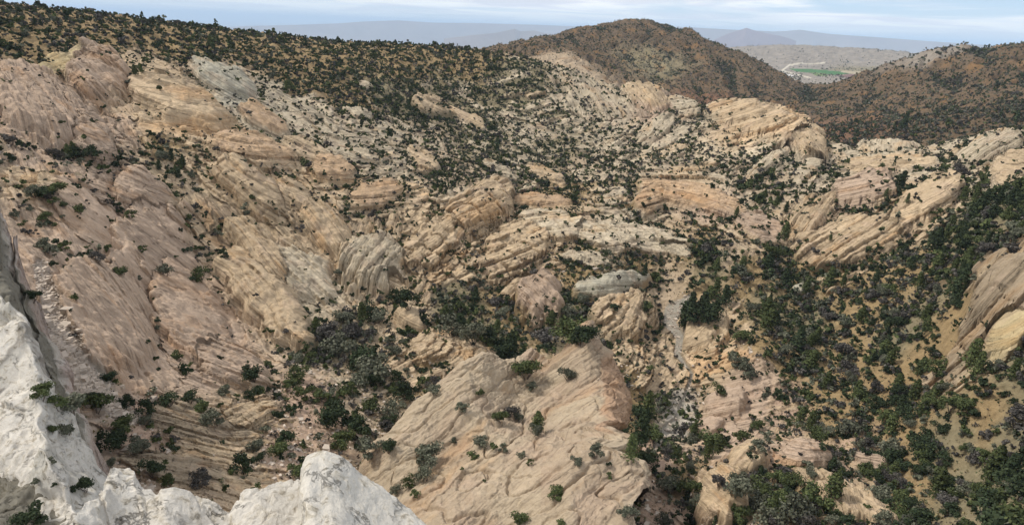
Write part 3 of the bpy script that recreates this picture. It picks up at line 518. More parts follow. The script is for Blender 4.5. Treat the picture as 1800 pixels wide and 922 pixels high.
def veg_material():
    m, n, l, b = newmat('foliage')
    col = attr(n, 'col', 'Color'); oi = n.new('ShaderNodeObjectInfo')
    v = mapr(oi.outputs['Random'], 0, 1, .8, 1.25, N=n, L=l, smooth=False)
    vm = n.new('ShaderNodeVectorMath'); vm.operation = 'SCALE'; l.new(col, vm.inputs[0]); l.new(v, vm.inputs['Scale']); l.new(vm.outputs[0], b.inputs['Base Color'])
    return m
MV = veg_material()
def bark_material():
    m, n, l, b = newmat('bark'); s = tn(n, 6); g = n.new('ShaderNodeNewGeometry'); l.new(g.outputs['Position'], s.inputs['Vector'])
    mx = n.new('ShaderNodeMixRGB'); l.new(s.outputs['Fac'], mx.inputs[0]); mx.inputs[1].default_value = (.07, .05, .04, 1); mx.inputs[2].default_value = (.22, .18, .15, 1); l.new(mx.outputs[0], b.inputs['Base Color']); return m
MB = bark_material()

# ------------------------------------------------------------------ mesh builders
def mesh_np(name, V, F, mat, attrs=None, smooth=True):
    me = bpy.data.meshes.new(name); nv = len(V); nf = len(F); k = F.shape[1]
    me.vertices.add(nv); me.vertices.foreach_set('co', np.ascontiguousarray(V, np.float32).ravel())
    me.loops.add(nf * k); me.loops.foreach_set('vertex_index', np.ascontiguousarray(F, np.int32).ravel())
    me.polygons.add(nf); me.polygons.foreach_set('loop_start', np.arange(0, nf * k, k, dtype=np.int32))
    me.polygons.foreach_set('use_smooth', np.full(nf, smooth, bool))
    for an, (ty, arr) in (attrs or {}).items():
        a = me.attributes.new(an, ty, 'POINT')
        if ty == 'FLOAT_COLOR':
            c = np.ones((nv, 4), np.float32); c[:, :3] = arr; a.data.foreach_set('color', c.ravel())
        elif ty == 'FLOAT_VECTOR': a.data.foreach_set('vector', np.ascontiguousarray(arr, np.float32).ravel())
        else: a.data.foreach_set('value', np.ascontiguousarray(arr, np.float32).ravel())
    me.update(calc_edges=True); me.materials.append(mat)
    return me
def link(name, me, label=None, cat=None, group=None, kind=None, parent=None):
    o = bpy.data.objects.new(name, me); COL.objects.link(o)
    if label: o['label'] = label
    if cat: o['category'] = cat
    if group: o['group'] = group
    if kind: o['kind'] = kind
    if parent: o.parent = parent
    return o
# keep one connected patch per outcrop
def biggest(mask):
    lb = np.where(mask, np.arange(1, mask.size + 1).reshape(mask.shape), 0)
    for it in range(400):
        old = lb.copy()
        for ax in (0, 1):
            for sg in (1, -1):
                n_ = np.roll(lb, sg, ax)
                if ax == 0: n_[0 if sg == 1 else -1, :] = 0
                else: n_[:, 0 if sg == 1 else -1] = 0
                lb = np.where(mask, np.maximum(lb, n_), 0)
        if (lb == old).all(): break
    v, c = np.unique(lb[lb > 0], return_counts=True)
    return lb == v[np.argmax(c)]
for k in range(NO):
    rr_, cc_ = np.nonzero(lob == k)
    if len(rr_) == 0: continue
    sl = (slice(rr_.min(), rr_.max() + 1), slice(cc_.min(), cc_.max() + 1)); mk = lob[sl] == k
    if mk.size > 400000: continue
    lob[sl][mk & ~biggest(mk)] = -1
nR, nC = X.shape
VV = np.stack([X, Y, Z], -1).astype(np.float32).reshape(-1, 3)
A_col = C.reshape(-1, 3).astype(np.float32); A_rock = Rk.reshape(-1)
A_bed = np.stack([Uc / LAM, Vc / LAM, reg * 5.7], -1).reshape(-1, 3)
A_pxs = (R + 0 * X).reshape(-1) / FPX
A_ang = np.stack([THf, UUf, Z / R * 1.0], -1).reshape(-1, 3)
ii = np.arange(nR * nC).reshape(nR, nC)
Fall = np.stack([ii[:-1, :-1], ii[:-1, 1:], ii[1:, 1:], ii[1:, :-1]], -1).reshape(-1, 4)
fl = lob[:-1, :-1].reshape(-1).astype(int)
# 200 = near ground, 201 = hills, 202 = valley and far ridge, 203 = stream bed
fu = UUf[:-1, :-1].reshape(-1)
stf = (stm[:-1, :-1] > .5).reshape(-1)
cls = np.where(fl >= 0, fl, 200); cls[(fu > math.log(640))] = 201; cls[fu > math.log(2150)] = 202; cls[stf] = 203; 
scf = (scm[:-1, :-1] > .5).reshape(-1)
def sub(name, sel, mat=MG, **kw):
    F = Fall[sel]; 
    if len(F) == 0: return None
    idx, inv = np.unique(F, return_inverse=True)
    me = mesh_np(name, VV[idx], inv.reshape(-1, 4), mat, dict(col=('FLOAT_COLOR', A_col[idx]), bed=('FLOAT_VECTOR', A_bed[idx]), rock=('FLOAT', A_rock[idx]), pxs=('FLOAT', A_pxs[idx]), ang=('FLOAT_VECTOR', A_ang[idx])))
    return link(name, me, **kw)
sub('terrain', cls == 200, kind='structure'); sub('hills', cls == 201, kind='structure'); sub('valley', cls == 202, kind='structure'); sub('stream_bed', cls == 203, kind='structure')
for k, o in enumerate(OC):
    sub('sandstone_outcrop', cls == k, label=o[12], cat='rock outcrop', group='sandstone outcrops of the canyon')
print('terrain meshes', time.time() - T0)

# ------------------------------------------------------------------ foreground rocks as their own closer sheets
GR = [(VV, A_col)]
def grid_obj(name, ths, us, Zt, Cc, bedv, rockv, mat, pxs_mul=1.0, rough=None, shift=None, **kw):
    Rr = np.exp(us)[:, None]; P = np.stack([Rr * np.sin(ths)[None, :], Rr * np.cos(ths)[None, :], Zt], -1).reshape(-1, 3)
    if shift is not None: P[:, 0] += shift.reshape(-1)
    if rough: a_, s_r = rough; P = P + np.stack([a_ * fbm(P[:, 1] / s_r, P[:, 2] / s_r, 5, 801, .6), a_ * fbm(P[:, 0] / s_r, P[:, 2] / s_r, 5, 805, .6), 0 * P[:, 0]], -1)
    n_, m_2 = Zt.shape; I = np.arange(n_ * m_2).reshape(n_, m_2)
    F = np.stack([I[:-1, :-1], I[:-1, 1:], I[1:, 1:], I[1:, :-1]], -1).reshape(-1, 4)
    ang = np.stack([np.broadcast_to(ths[None, :], Zt.shape), np.broadcast_to(us[:, None], Zt.shape), Zt / Rr], -1).reshape(-1, 3)
    me = mesh_np(name, P, F, mat, dict(col=('FLOAT_COLOR', Cc.reshape(-1, 3)), bed=('FLOAT_VECTOR', bedv.reshape(-1, 3)), rock=('FLOAT', rockv.reshape(-1)), pxs=('FLOAT', np.broadcast_to(Rr, Zt.shape).reshape(-1) / FPX * pxs_mul), ang=('FLOAT_VECTOR', ang)))
    GR.append((P, None)); return link(name, me, **kw)
FIN = [(1050,590,100),(1020,600,100),(1000,615,99),(930,622,98),(850,645,93),(800,668,89),(760,697,85),(700,742,79),(660,782,75),(640,800,73),
(900,700,82),(850,780,67),(800,860,57),(900,850,57),(900,920,50),(1000,920,48),(1000,800,62),(1000,700,81),(950,650,92),(1040,780,66),(1060,870,55),(1090,922,49),(780,780,69),(740,860,60),(720,900,56),(800,930,50),
(1060,610,98),(1066,660,88),(1072,710,79),(1085,750,73),(1108,775,69),(1120,830,60),(1128,880,54),(1133,925,50),
(1090,690,98),(1100,740,88),(1122,850,76),(1140,920,66),(1155,1000,58),(1170,1050,52),(1180,1250,50),(1150,1300,70),(1120,1000,90),(1100,900,104),
(1050,760,112),(950,800,110),(850,830,106),(760,850,98),(690,880,90),(630,900,80),(600,960,68),(590,1020,58),
(1040,700,106),(950,715,104),(850,740,98),(760,780,92),(690,830,86),
(680,900,60),(700,960,52),(780,1000,44),(900,1000,44),(1050,1000,43),(1130,1010,43),(660,1050,46)]
fm = rbf_fit(FIN, 2.0, 1e-6)
fth = np.radians(np.arange(-24, 15.5, .06)); fu_ = np.arange(math.log(43), math.log(113), .0017)
FT = rbf_eval(fm, fth[None, :] + 0 * fu_[:, None], fu_[:, None] + 0 * fth[None, :])
Rr = np.exp(fu_)[:, None]; fx = (Rr * np.sin(fth)[None, :]).astype(np.float32); fy = (Rr * np.cos(fth)[None, :]).astype(np.float32); fz = Rr * FT
fpx, fpy = proj(np.stack([fx, fy, fz], -1).reshape(-1, 3)); fpx = fpx.reshape(fx.shape); fpy = fpy.reshape(fx.shape)
# beds: running up right on the left flank, curling round the right shoulder
p0 = unproj(880, 780, 66)
wb = fbm(fx / 9, fy / 9, 3, 201)
w3 = unproj(975, 690, 83) - unproj(800, 830, 61); w3 /= np.linalg.norm(w3); vd = p0 / np.linalg.norm(p0) + np.array([.2, 0, .25]); n3 = np.cross(w3, vd); n3 /= np.linalg.norm(n3); n3 = n3 if n3[2] > 0 else -n3
fzs = fz + .55 * fbm(fx / 10, fy / 10, 5, 305, .52) - .25 * np.abs(fbm(fx / 3.5, fy / 3.5, 3, 307))
Q = np.stack([fx, fy, fzs + 3.2 * np.exp(-((fpx - 1040) / 70) ** 2 - ((fpy - 850) / 75) ** 2)], -1) - p0; va = Q @ n3 * 1.3; ua = Q @ w3
c0 = unproj(1010, 930, 47); rr = np.hypot((fx - c0[0]) * 1.25, fy - c0[1]); aa = np.arctan2(fx - c0[0], fy - c0[1])
blend = 0 * sst(-1, 4, (fx - c0[0]) + 4 * wb * .4 + 3) * sst(33, 24, rr)
off = unproj(960, 790, 64); offv = float((off - p0) @ n3) * 1.3; offr = math.hypot((off[0] - c0[0]) * 1.25, off[1] - c0[1])
vb = (va - offv) * (1 - blend) + (rr - offr) * blend; ub = ua * (1 - blend) + aa * 14 * blend
vb = vb + .25 * wb
b1 = beds(ub, vb, 3.4 + 0 * ub, 301, 4, .12); b2 = beds(ub, vb, 1.1 + 0 * ub, 303, 5, .05); fmk = np.clip(.6 + .9 * fbm(fx / 11, fy / 11, 3, 341), .05, 1.3)
fd = .40 * b1 * fmk + .20 * b2 * (1.2 - .6 * fmk) + .22 * fbm(fx / 1.6, fy / 2.2, 4, 351, .6) + .5 * np.maximum(0, fbm(fx / 5, fy / 5, 3, 353)) + 3.2 * np.exp(-((fpx - 1040) / 70) ** 2 - ((fpy - 850) / 75) ** 2) - .5 * np.exp(-(pn(ub / 9 + .4 * wb, vb / 12, 343) / .02) ** 2) * sst(.0, .3, pn(fx / 8, fy / 8, 347)) + (fzs - fz) - .5 * np.exp(-(pn(ub / 7 + .3 * wb, vb / 4, 309) / .05) ** 2) + .07 * fbm(fx * 1.4, fy * 1.4, 4, 306)
# overhanging orange block line
fz2 = fz + fd
lobe = np.hypot((fpx - 1045) / 42, (fpy - 590) / 22); fz2 = fz2 + 1.6 * np.clip(1 - lobe, 0, 1)
fc = np.empty(fx.shape + (3,), np.float32); fc[:] = (.375, .292, .205)
pkm = sst(-.2, .6, fbm(fx / 6, fy / 6, 4, 311))[..., None]; fc = fc * (1 - .55 * pkm) + np.array([.40, .295, .21], np.float32) * .55 * pkm
ylm = sst(.0, .6, fbm(fx / 10 + 5, fy / 10, 3, 313) + .4 * (fpx < 950))[..., None]; fc = fc * (1 - .5 * ylm) + np.array([.44, .36, .25], np.float32) * .5 * ylm
om = (sst(1.15, .85, np.hypot((fpx - 1078) / 30, (fpy - 690) / 75) + .15 * wb))[..., None]; fc = fc * (1 - om) + np.array([.38, .255, .165], np.float32) * om
sidem = sst(960, 1075, fpx)
bul = np.interp(fpy, [560, 600, 630, 700, 745, 760, 790, 812, 830, 870, 905, 960], [-1.0, -.6, .2, 1.0, .2, -1.6, 1.0, -1.2, .4, .9, -.2, .8])
fth2 = fth
fin = grid_obj('sandstone_fin', fth, fu_, fz2, fc, np.stack([ub / 2.6, vb / 2.6, 0 * vb + 3], -1), np.ones(fx.shape), MG, 1.0, shift=sidem * (1.3 * bul + .7 * fbm(fz2 / 2.0, fy / 3.5, 4, 321)), label='great tan and pink sandstone fin standing in the foreground, right of the white rocks', cat='rock fin')
print('fin', time.time() - T0)

def crest_sheet(name, crest, ths_deg, u0_, u1_, du, front, wobs, colr, label, back=(2.0, 10.0), wob_amp=.2, dth=.05, groups=None, edge=None, cat='rock outcrop', rough=(.05, .7)):
    q = np.array([tu(*c) for c in crest])
    if edge: q = np.r_[q, [[q[-1, 0] + math.radians(a), q[-1, 1] + b, q[-1, 2] - c] for a, b, c in edge]]
    q = q[np.argsort(q[:, 0])]
    ths = np.radians(np.arange(ths_deg[0], ths_deg[1], dth)); us = np.arange(u0_, u1_, du)
    def ip(x, y):
        r = np.interp(ths, x, y); k = np.ones(7) / 7; rp = np.r_[[r[0]] * 3, r, [r[-1]] * 3]; return np.convolve(rp, k, 'valid')
    uc = ip(q[:, 0], q[:, 1]); tcv = ip(q[:, 0], q[:, 2])
    d = us[:, None] - uc[None, :]
    dp = np.maximum(d, 0); dn = np.maximum(-d, 0)
    t = tcv[None, :] - front * dn - .5 * dn ** 2 * 0 - (back[0] * dp + back[1] * dp ** 2)
    t = t - .012 * np.exp(-(d / .02) ** 2)
    Rr = np.exp(us)[:, None]; x = (Rr * np.sin(ths)[None, :]).astype(np.float32); y = (Rr * np.cos(ths)[None, :]).astype(np.float32)
    z = Rr * t; z = np.maximum(z, -85) ; z = z + wobs(x, y) * wob_amp
    c = colr(x, y, d)
    return grid_obj(name, ths, us, z, c, np.stack([x, y, 0 * x], -1), np.zeros(x.shape), MW, 1.0, rough=rough, label=label, cat=cat)
def lumps(sc, s):
    def f(x, y):
        a = fbm(x / sc, y / sc, 5, s, .55); b = -np.abs(pn(x / sc * .8 + .5 * a, y / sc * .8, s + 3)) ; c = -np.exp(-(pn(x / sc * 1.3 + .4 * a, y / sc * .7, s + 5) / .035) ** 2)
        return a + 1.1 * b + .35 * c
    return f
WHT = np.array([.57, .53, .465], np.float32)
def wcol(x, y, d):
    c = np.empty(x.shape + (3,), np.float32); c[:] = WHT; v = fbm(x / 1.2, y / 1.2, 4, 401)[..., None]; return c * (1 + .06 * v)
crestB = [(95,1000,11.5),(118,930,12.8),(128,885,13.5),(140,870,14),(172,864,14.2),(176,856,14.4),(166,838,15),(186,812,15.3),(200,800,15.5),(222,801,15.5),(234,815,15.2),(240,835,15),(262,852,14.6),(272,862,14.4),(280,848,14.4),(298,843,14.4),(325,845,14.4),(350,856,14.3),(375,868,14.1),(397,880,13.9),(410,866,13.9),(430,851,14),(452,848,14),(470,842,14.1),(492,832,14.2),(522,824,14.2),(540,826,14.2),(560,832,14),(600,835,13.8),(640,850,13.7),(690,885,13.4),(720,930,13)]
crest_sheet('white_rock_ridge', crestB, (-56, -12), math.log(8.5), math.log(19), .0022, 1.15, lumps(1.7, 410), wcol, 'lumpy white rock ridge with pointed knobs along the bottom left edge', (1.6, 9), .16)
crestS = [(500,1000,12.6),(522,880,13.0),(526,830,13.4),(530,805,13.6),(540,790,13.8),(556,782,14),(572,780,14),(592,785,14),(608,795,14),(625,812,13.9),(650,830,13.8),(672,845,13.7),(690,858,13.6),(705,876,13.4),(720,888,13.3),(745,908,13.1),(765,925,12.9),(800,960,12.5),(840,1010,12)]
crest_sheet('white_boulder', crestS, (-32, -4), math.log(8.5), math.log(17), .0022, 1.0, lambda x, y: fbm(x / 2.5, y / 2.5, 4, 421), lambda x, y, d: wcol(x, y, d) * np.array([1.03, 1.03, 1.02], np.float32), 'big smooth rounded white boulder at the bottom edge, sloping down to the right', (1.6, 9), .10)
def ccol(x, y, d):
    c = wcol(x, y, d); a = fbm(x / 4, y / 9, 4, 431)
    st_ = sst(.0, .5, a)[..., None]; c = c * (1 - .5 * st_) + np.array([.36, .34, .29], np.float32) * .5 * st_
    dk = (sst(.05, .0, d) * 0 + np.exp(-(pn(x / 9 + .3 * a, y / 22, 437) / .04) ** 2))[..., None]; c = c * (1 - .6 * dk) + np.array([.12, .10, .08], np.float32) * .6 * dk
    return c
crestC = [(-260,380,75),(-146,440,68),(-66,475,62),(-26,482,60),(-4,482,59),(4,476,58),(16,500,57),(26,525,56),(40,560,54),(52,600,52),(69,630,50),(79,670,48),(92,700,47),(123,720,46),(138,752,45),(158,775,44),(166,798,43)]
crest_sheet('white_cliff', crestC, (-62, -37), math.log(20), math.log(82), .0022, .66, lumps(6, 440), ccol, 'white streaked cliff face at the lower left edge', (2.5, 12), 1.15, .06, cat='cliff', rough=(.75, 7), edge=[(.5, -.02, .08), (1.3, -.05, .25), (2.6, -.1, .55), (4, -.1, 1.0)])
def gcol(x, y, d):
    c = wcol(x, y, d) * np.array([.70, .68, .66], np.float32); a = fbm(x / 2, y / 6, 4, 451)[..., None] + .9 * sst(.05, .16, -d)[..., None]; dk = sst(.1, .6, a)
    c = c * (1 - .8 * dk) + np.array([.13, .12, .09], np.float32) * .8 * dk
    pk_ = sst(.1, .0, -d)[..., None]; return c * (1 - .45 * pk_) + np.array([.42, .29, .25], np.float32) * .45 * pk_
crestG = [(-274,130,95),(-74,215,90),(-14,262,86),(-6,300,84),(4,340,82),(12,380,80),(18,420,78),(34,470,75),(48,510,72),(68,560,68),(91,610,64),(111,650,60),(136,700,57),(154,740,54),(168,790,51)]
crest_sheet('grey_cliff', crestG, (-62, -37), math.log(34), math.log(105), .0024, .62, lumps(5, 460), gcol, 'grey cracked cliff strip with pink edge behind the white cliff at far left', (2.5, 12), .8, .06, cat='cliff', rough=(.75, 7), edge=[(.5, -.02, .08), (1.3, -.05, .25), (2.6, -.1, .55), (4, -.1, 1.0)])
print('whites', time.time() - T0)

# ------------------------------------------------------------------ screen-order table of visible surface points
BW, BH = 900, 461
zb = np.full(BW * BH, 9e9, np.float32); zi = np.full(BW * BH, -1, np.int64); allP = np.concatenate([g[0].astype(np.float32) for g in GR]); src = np.concatenate([np.full(len(g[0]), i, np.int8) for i, g in enumerate(GR)])
dep = allP @ fw.astype(np.float32); ok = dep > 2
qx, qy = proj(allP[ok].astype(np.float64)); ids = np.nonzero(ok)[0]; inn = (qx >= 0) & (qx < PW) & (qy >= 0) & (qy < PH)
ids = ids[inn]; cell = (qy[inn] / 2).astype(int) * BW + (qx[inn] / 2).astype(int)
o_ = np.argsort(-dep[ids]); zi[cell[o_]] = ids[o_]; 
dmap = np.where(zi >= 0, dep[zi], 9e9).reshape(BH, BW); zi = zi.reshape(BH, BW)
# close pin holes with the nearest of the neighbours
dm = dmap.copy()
for dy_ in (-1, 0, 1):
    for dx_ in (-1, 0, 1):
        dm = np.minimum(dm, np.roll(np.roll(dmap, dy_, 0), dx_, 1))
def pick(px, py):
    j, i = int(np.clip(px / 2, 1, BW - 2)), int(np.clip(py / 2, 1, BH - 2))
    w = zi[i - 1:i + 2, j - 1:j + 2].ravel(); w = w[w >= 0]
    if len(w) == 0: return None
    k = w[np.argmin(dep[w])]; return allP[k], int(src[k])
def visible(P, tol=1.03):
    z = P @ fw; x, y = proj(P); i = (y / 2).astype(int); j = (x / 2).astype(int); g = (z > 1) & (i >= 0) & (i < BH) & (j >= 0) & (j < BW)
    v = np.zeros(len(P), bool); v[g] = z[g] < dm[i[g], j[g]] * tol + 1.0; return v, g, x, y

# ------------------------------------------------------------------ plants
PALS = dict(green=((.036, .050, .020), (.095, .110, .042)), dark=((.018, .029, .014), (.048, .062, .030)), grey=((.055, .062, .040), (.150, .150, .105)), purple=((.040, .036, .032), (.115, .105, .092)))
def leaf_cloud(n, ls, pal, s, shape='shrub', core=True):
    g = np.random.default_rng(s); P = []
    if shape == 'shrub':
        nl = 8 if n > 300 else 5 if n > 60 else 3
        cen = np.c_[g.uniform(-.32, .32, nl), g.uniform(-.32, .32, nl), g.uniform(.16, .60, nl)]; rad = g.uniform(.10, .27, nl)
        k = g.integers(0, nl, n); d = g.normal(size=(n, 3)); d /= np.linalg.norm(d, axis=1)[:, None]; d[:, 2] = np.abs(d[:, 2]) * 1.0 - .25 * (g.random(n) < .3)
        P = cen[k] + d * (rad[k] * g.uniform(.45, 1.2, n))[:, None]; nor = d
    else:                                           # conifer, unit height 1
        a0 = g.random() * 6; h = g.random(n) ** .8 * .88 + .12; lay = .5 + .5 * np.cos(h * 40 + g.normal(0, .6, n)); r = np.minimum((1.02 - h) ** .6 * .34, .30 + 0 * h) * (.5 + .5 * lay * (1 + .4 * np.sin(a0 + h * 9))) + .02; a = g.random(n) * 6.283
        q = r * g.uniform(.4, 1.05, n); P = np.c_[q * np.cos(a), q * np.sin(a), h]; nor = np.c_[np.cos(a), np.sin(a), .5 + 0 * a]
    nor = nor + g.normal(0, .5, (n, 3)); nor /= np.linalg.norm(nor, axis=1)[:, None]
    t = np.cross(nor, g.normal(size=(n, 3))); t /= np.linalg.norm(t, axis=1)[:, None] + 1e-9; b = np.cross(nor, t)
    s_ = ls * g.uniform(.45, 1.5, n)[:, None]
    V = np.stack([P - t * s_ - b * s_ * .6, P + t * s_ - b * s_ * .6, P + t * s_ * .7 + b * s_ * .8, P - t * s_ * .7 + b * s_ * .8], 1).reshape(-1, 3)
    V[:, 2] = np.maximum(V[:, 2], -.05)
    F = np.arange(4 * n).reshape(n, 4); lo, hi = np.array(pal[0]), np.array(pal[1])
    lum = g.random(n)[:, None]; c = lo + (hi - lo) * lum
    C_ = np.repeat(c, 4, 0)
    return V, F, C_
def stems(s, n=6, h=.45, r=.018):
    g = np.random.default_rng(s); V = []; F = []
    for i in range(n):
        a = g.random() * 6.28; e = np.array([math.cos(a) * .28, math.sin(a) * .28, h * g.uniform(.7, 1.1)]); m1 = e * .5 + g.normal(0, .03, 3)
        pts = [np.zeros(3) - [0, 0, .12], m1, e]
        rs = [r, r * .7, r * .3]; b0 = len(V)
        for p, q in zip(pts, rs):
            for k in range(4): V.append(p + q * np.array([math.cos(k * 1.57), math.sin(k * 1.57), 0]))
        for j in range(2):
            for k in range(4): F.append([b0 + j * 4 + k, b0 + j * 4 + (k + 1) % 4, b0 + j * 4 + 4 + (k + 1) % 4, b0 + j * 4 + 4 + k])
    return np.array(V), np.array(F)
def trunk(s):
    g = np.random.default_rng(s); V = []; F = []; lv = np.linspace(-.06, .95, 7); off = np.cumsum(g.normal(0, .006, (7, 2)), 0)
    for z, o in zip(lv, off):
        for k in range(6): V.append([o[0] + .024 * (1.05 - z) * math.cos(k * 1.047), o[1] + .024 * (1.05 - z) * math.sin(k * 1.047), z])
    for j in range(6):
        for k in range(6): F.append([j * 6 + k, j * 6 + (k + 1) % 6, j * 6 + 6 + (k + 1) % 6, j * 6 + 6 + k])
    for i in range(9):                              # limbs
        z = g.uniform(.15, .8); a = g.random() * 6.28; e = .24 * (1 - z) + .04; b0 = len(V)
        for q, rr_ in ((0, .009), (e, .003)):
            for k in range(3): V.append([q * math.cos(a), q * math.sin(a), z + q * .35 + rr_ * math.cos(k * 2.1)]); V[-1][0] += rr_ * math.sin(k * 2.1)
        for k in range(3): F.append([b0 + k, b0 + (k + 1) % 3, b0 + 3 + (k + 1) % 3, b0 + 3 + k])
    return np.array(V), np.array(F)
def veg_mesh(name, n, ls, pal, s, shape='shrub'):
    V, F, c = leaf_cloud(n, ls, pal, s, shape); return mesh_np(name, V, F, MV, dict(col=('FLOAT_COLOR', c)), smooth=False)
LIB = {}
for kind in ('green', 'dark', 'grey', 'purple'):
    LIB[kind, 'hi'] = [veg_mesh('crown', 1500, .030, PALS[kind], 500 + i + hash(kind) % 1, 'shrub') for i in range(4)]
    LIB[kind, 'mid'] = [veg_mesh('crown', 420, .052, PALS[kind], 520 + i, 'shrub') for i in range(4)]
LIB['tree', 'hi'] = [veg_mesh('crown', 1300, .026, PALS['dark' if i % 2 else 'green'], 540 + i, 'tree') for i in range(5)]
STEM = [mesh_np('stem', *stems(560 + i), MB) for i in range(3)]; TRUNK = [mesh_np('trunk', *trunk(570 + i), MB) for i in range(3)]
# candidates: hand-read from the photograph (x, y of the foot, height in photo px, kind)
HS = [(203,780,52,'dark'),(215,758,40,'green'),(170,720,45,'green'),(225,715,32,'dark'),(262,722,36,'dark'),(300,708,28,'dark'),(337,705,28,'dark'),(357,722,34,'green'),(378,745,38,'grey'),(265,745,28,'grey'),(250,790,36,'grey'),(268,830,36,'dark'),(355,850,36,'purple'),(430,828,44,'dark'),(500,780,34,'dark'),(490,795,34,'green'),(460,808,24,'dark'),(448,662,38,'dark'),(395,690,26,'grey'),(443,696,24,'dark'),(192,667,26,'dark'),(150,860,36,'dark'),(68,915,48,'dark'),(93,810,18,'grey'),(68,850,14,'grey'),(96,855,10,'dark'),(92,758,26,'green'),(120,762,30,'grey'),(130,720,46,'grey'),(105,715,40,'green'),(75,700,34,'green'),(168,705,24,'dark'),(60,525,30,'dark'),
(600,745,52,'dark'),(583,722,30,'dark'),(715,700,46,'dark'),(700,690,34,'green'),(550,635,28,'green'),(525,665,36,'green'),(505,680,24,'green'),(525,745,0,''),(660,665,56,'grey'),(640,645,46,'dark'),(600,620,50,'grey'),(575,600,46,'purple'),(620,590,40,'purple'),(600,560,36,'grey'),(690,730,40,'grey'),(655,720,40,'green'),(720,540,38,'dark'),(650,555,36,'dark'),(672,560,30,'grey'),(830,600,50,'grey'),(790,585,48,'grey'),(860,605,44,'dark'),(880,640,0,''),(1000,590,52,'green'),(1020,605,46,'dark'),(965,600,40,'purple'),(565,700,26,'green'),(540,700,30,'green'),(585,700,30,'grey'),(630,770,46,'dark'),(600,790,44,'green'),(650,800,40,'grey'),(680,790,34,'dark'),
(925,660,46,'green'),(997,664,30,'grey'),(757,812,48,'grey'),(745,838,40,'grey'),(815,716,22,'grey'),(765,690,26,'grey'),(738,790,22,'grey'),(843,780,30,'grey'),(828,802,22,'green'),(912,735,26,'grey'),(880,738,28,'green'),(898,728,26,'purple'),(935,678,20,'grey'),(938,758,26,'grey'),(868,783,16,'green'),(887,790,20,'grey'),(932,812,14,'green'),(915,800,18,'grey'),(1010,812,24,'grey'),(1045,800,26,'grey'),(1070,815,12,'dark'),(978,870,34,'green'),(908,917,38,'green'),(980,905,0,''),(1072,838,16,'green'),(795,775,18,'grey'),(720,850,26,'green'),(697,860,24,'grey'),(730,865,16,'green'),(815,822,8,'green'),(850,842,8,'green'),(1102,905,30,'grey'),(985,918,16,'green'),(847,690,14,'green'),(1038,793,0,''),
(1130,735,42,'dark'),(1150,770,40,'green'),(1200,860,38,'green'),(1175,860,40,'grey'),(1225,870,34,'green'),(1165,920,26,'grey'),(1290,870,52,'grey'),(1330,870,40,'green'),(1365,880,44,'green'),(1300,850,38,'grey'),(1350,915,60,'grey'),(1400,915,64,'grey'),(1430,895,56,'green'),(1365,845,30,'green'),(1425,830,24,'grey'),(1290,915,40,'green'),(1260,850,34,'purple'),(1245,780,46,'green'),(1330,790,30,'grey'),(1300,770,32,'green'),(1440,770,34,'green'),(1480,760,36,'grey'),(1565,800,40,'grey'),(1620,790,46,'dark'),(1240,560,40,'dark'),(1220,560,42,'dark'),(1260,690,30,'green'),(1290,640,34,'grey'),(1310,660,34,'grey'),(1300,600,30,'green'),
(135,275,28,'dark'),(165,280,26,'dark'),(20,250,24,'purple'),(80,385,24,'green'),(88,358,20,'green'),(140,372,20,'green'),(88,395,16,'dark'),(115,360,14,'green'),(205,360,18,'dark'),(210,372,16,'dark'),(75,435,24,'grey'),(115,438,22,'green'),(82,440,22,'grey'),(95,465,14,'dark'),(135,525,18,'green'),(125,545,8,'dark'),(115,610,12,'dark'),(218,480,24,'green'),(250,440,18,'green'),(325,438,12,'dark'),(340,490,14,'dark'),(355,490,30,'green'),(295,480,26,'grey'),(320,405,12,'dark'),(280,565,14,'dark'),(262,600,10,'dark'),(315,630,22,'green'),(278,580,12,'grey'),(400,520,0,''),(230,380,20,'green'),(190,435,14,'green'),(60,345,24,'grey'),(100,340,26,'green'),(395,448,20,'dark'),(440,350,14,'green'),(690,600,22,'grey'),(1140,540,24,'green'),(700,625,30,'grey'),(470,640,18,'green'),(560,730,0,''),(1085,540,18,'dark')]
HT = [(945,755,46),(1010,600,38),(540,80,14),(60,42,14),(40,40,12),(75,42,12),(222,46,10),(255,50,9),(370,72,18),(385,74,16),(405,76,12),(500,76,10),(600,92,8),(1140,735,54),(1125,775,70),(1110,800,50),(1210,560,52),(1230,550,48),(1200,575,44),(1250,560,40),(1135,545,26),(870,580,32),(1340,560,46),(1345,580,48),(1365,570,36),(1260,520,36),(1270,530,38),(1245,525,34),(1480,500,26),(1415,515,32),(1700,640,54),(1712,655,54),(1740,840,70),(1765,850,72),(1790,880,76),(1690,350,26),(1710,352,26),(1730,355,30),(1750,360,30),(1770,362,32),(1790,365,34),(1705,375,30),(1760,385,30),(1350,470,30),(1260,470,26),(1300,470,30),(1550,620,38),(1560,640,40),(1450,680,40),(1420,640,40),(1400,610,42),(1430,600,36),(1260,790,46),(1240,800,40),(1340,880,50),(1460,870,56),(1350,910,60),(1400,740,44),(1420,750,44),(1500,700,40),(300,280,22),(325,290,20),(240,130,20),(250,125,16),(350,285,18),(205,290,0),(125,275,26),(135,270,24),(280,300,22),(310,300,18),(1290,380,22),(1340,350,22),(1360,360,20),(1380,370,22),(560,590,40),(640,560,40),(1555,345,18),(1590,355,18),(1130,480,22),(780,560,34),(1460,420,12),(690,125,12),(860,95,10),(790,92,9),(1510,560,32),(1620,560,34),(1640,700,40),(1620,720,44),(1600,700,42),(1580,720,40),(1560,760,40),(1530,500,28),(1600,470,28),(1670,400,28),(1660,420,28),(1215,760,36)]
plants = []                                          # (pos, size m, kind, px size, where)
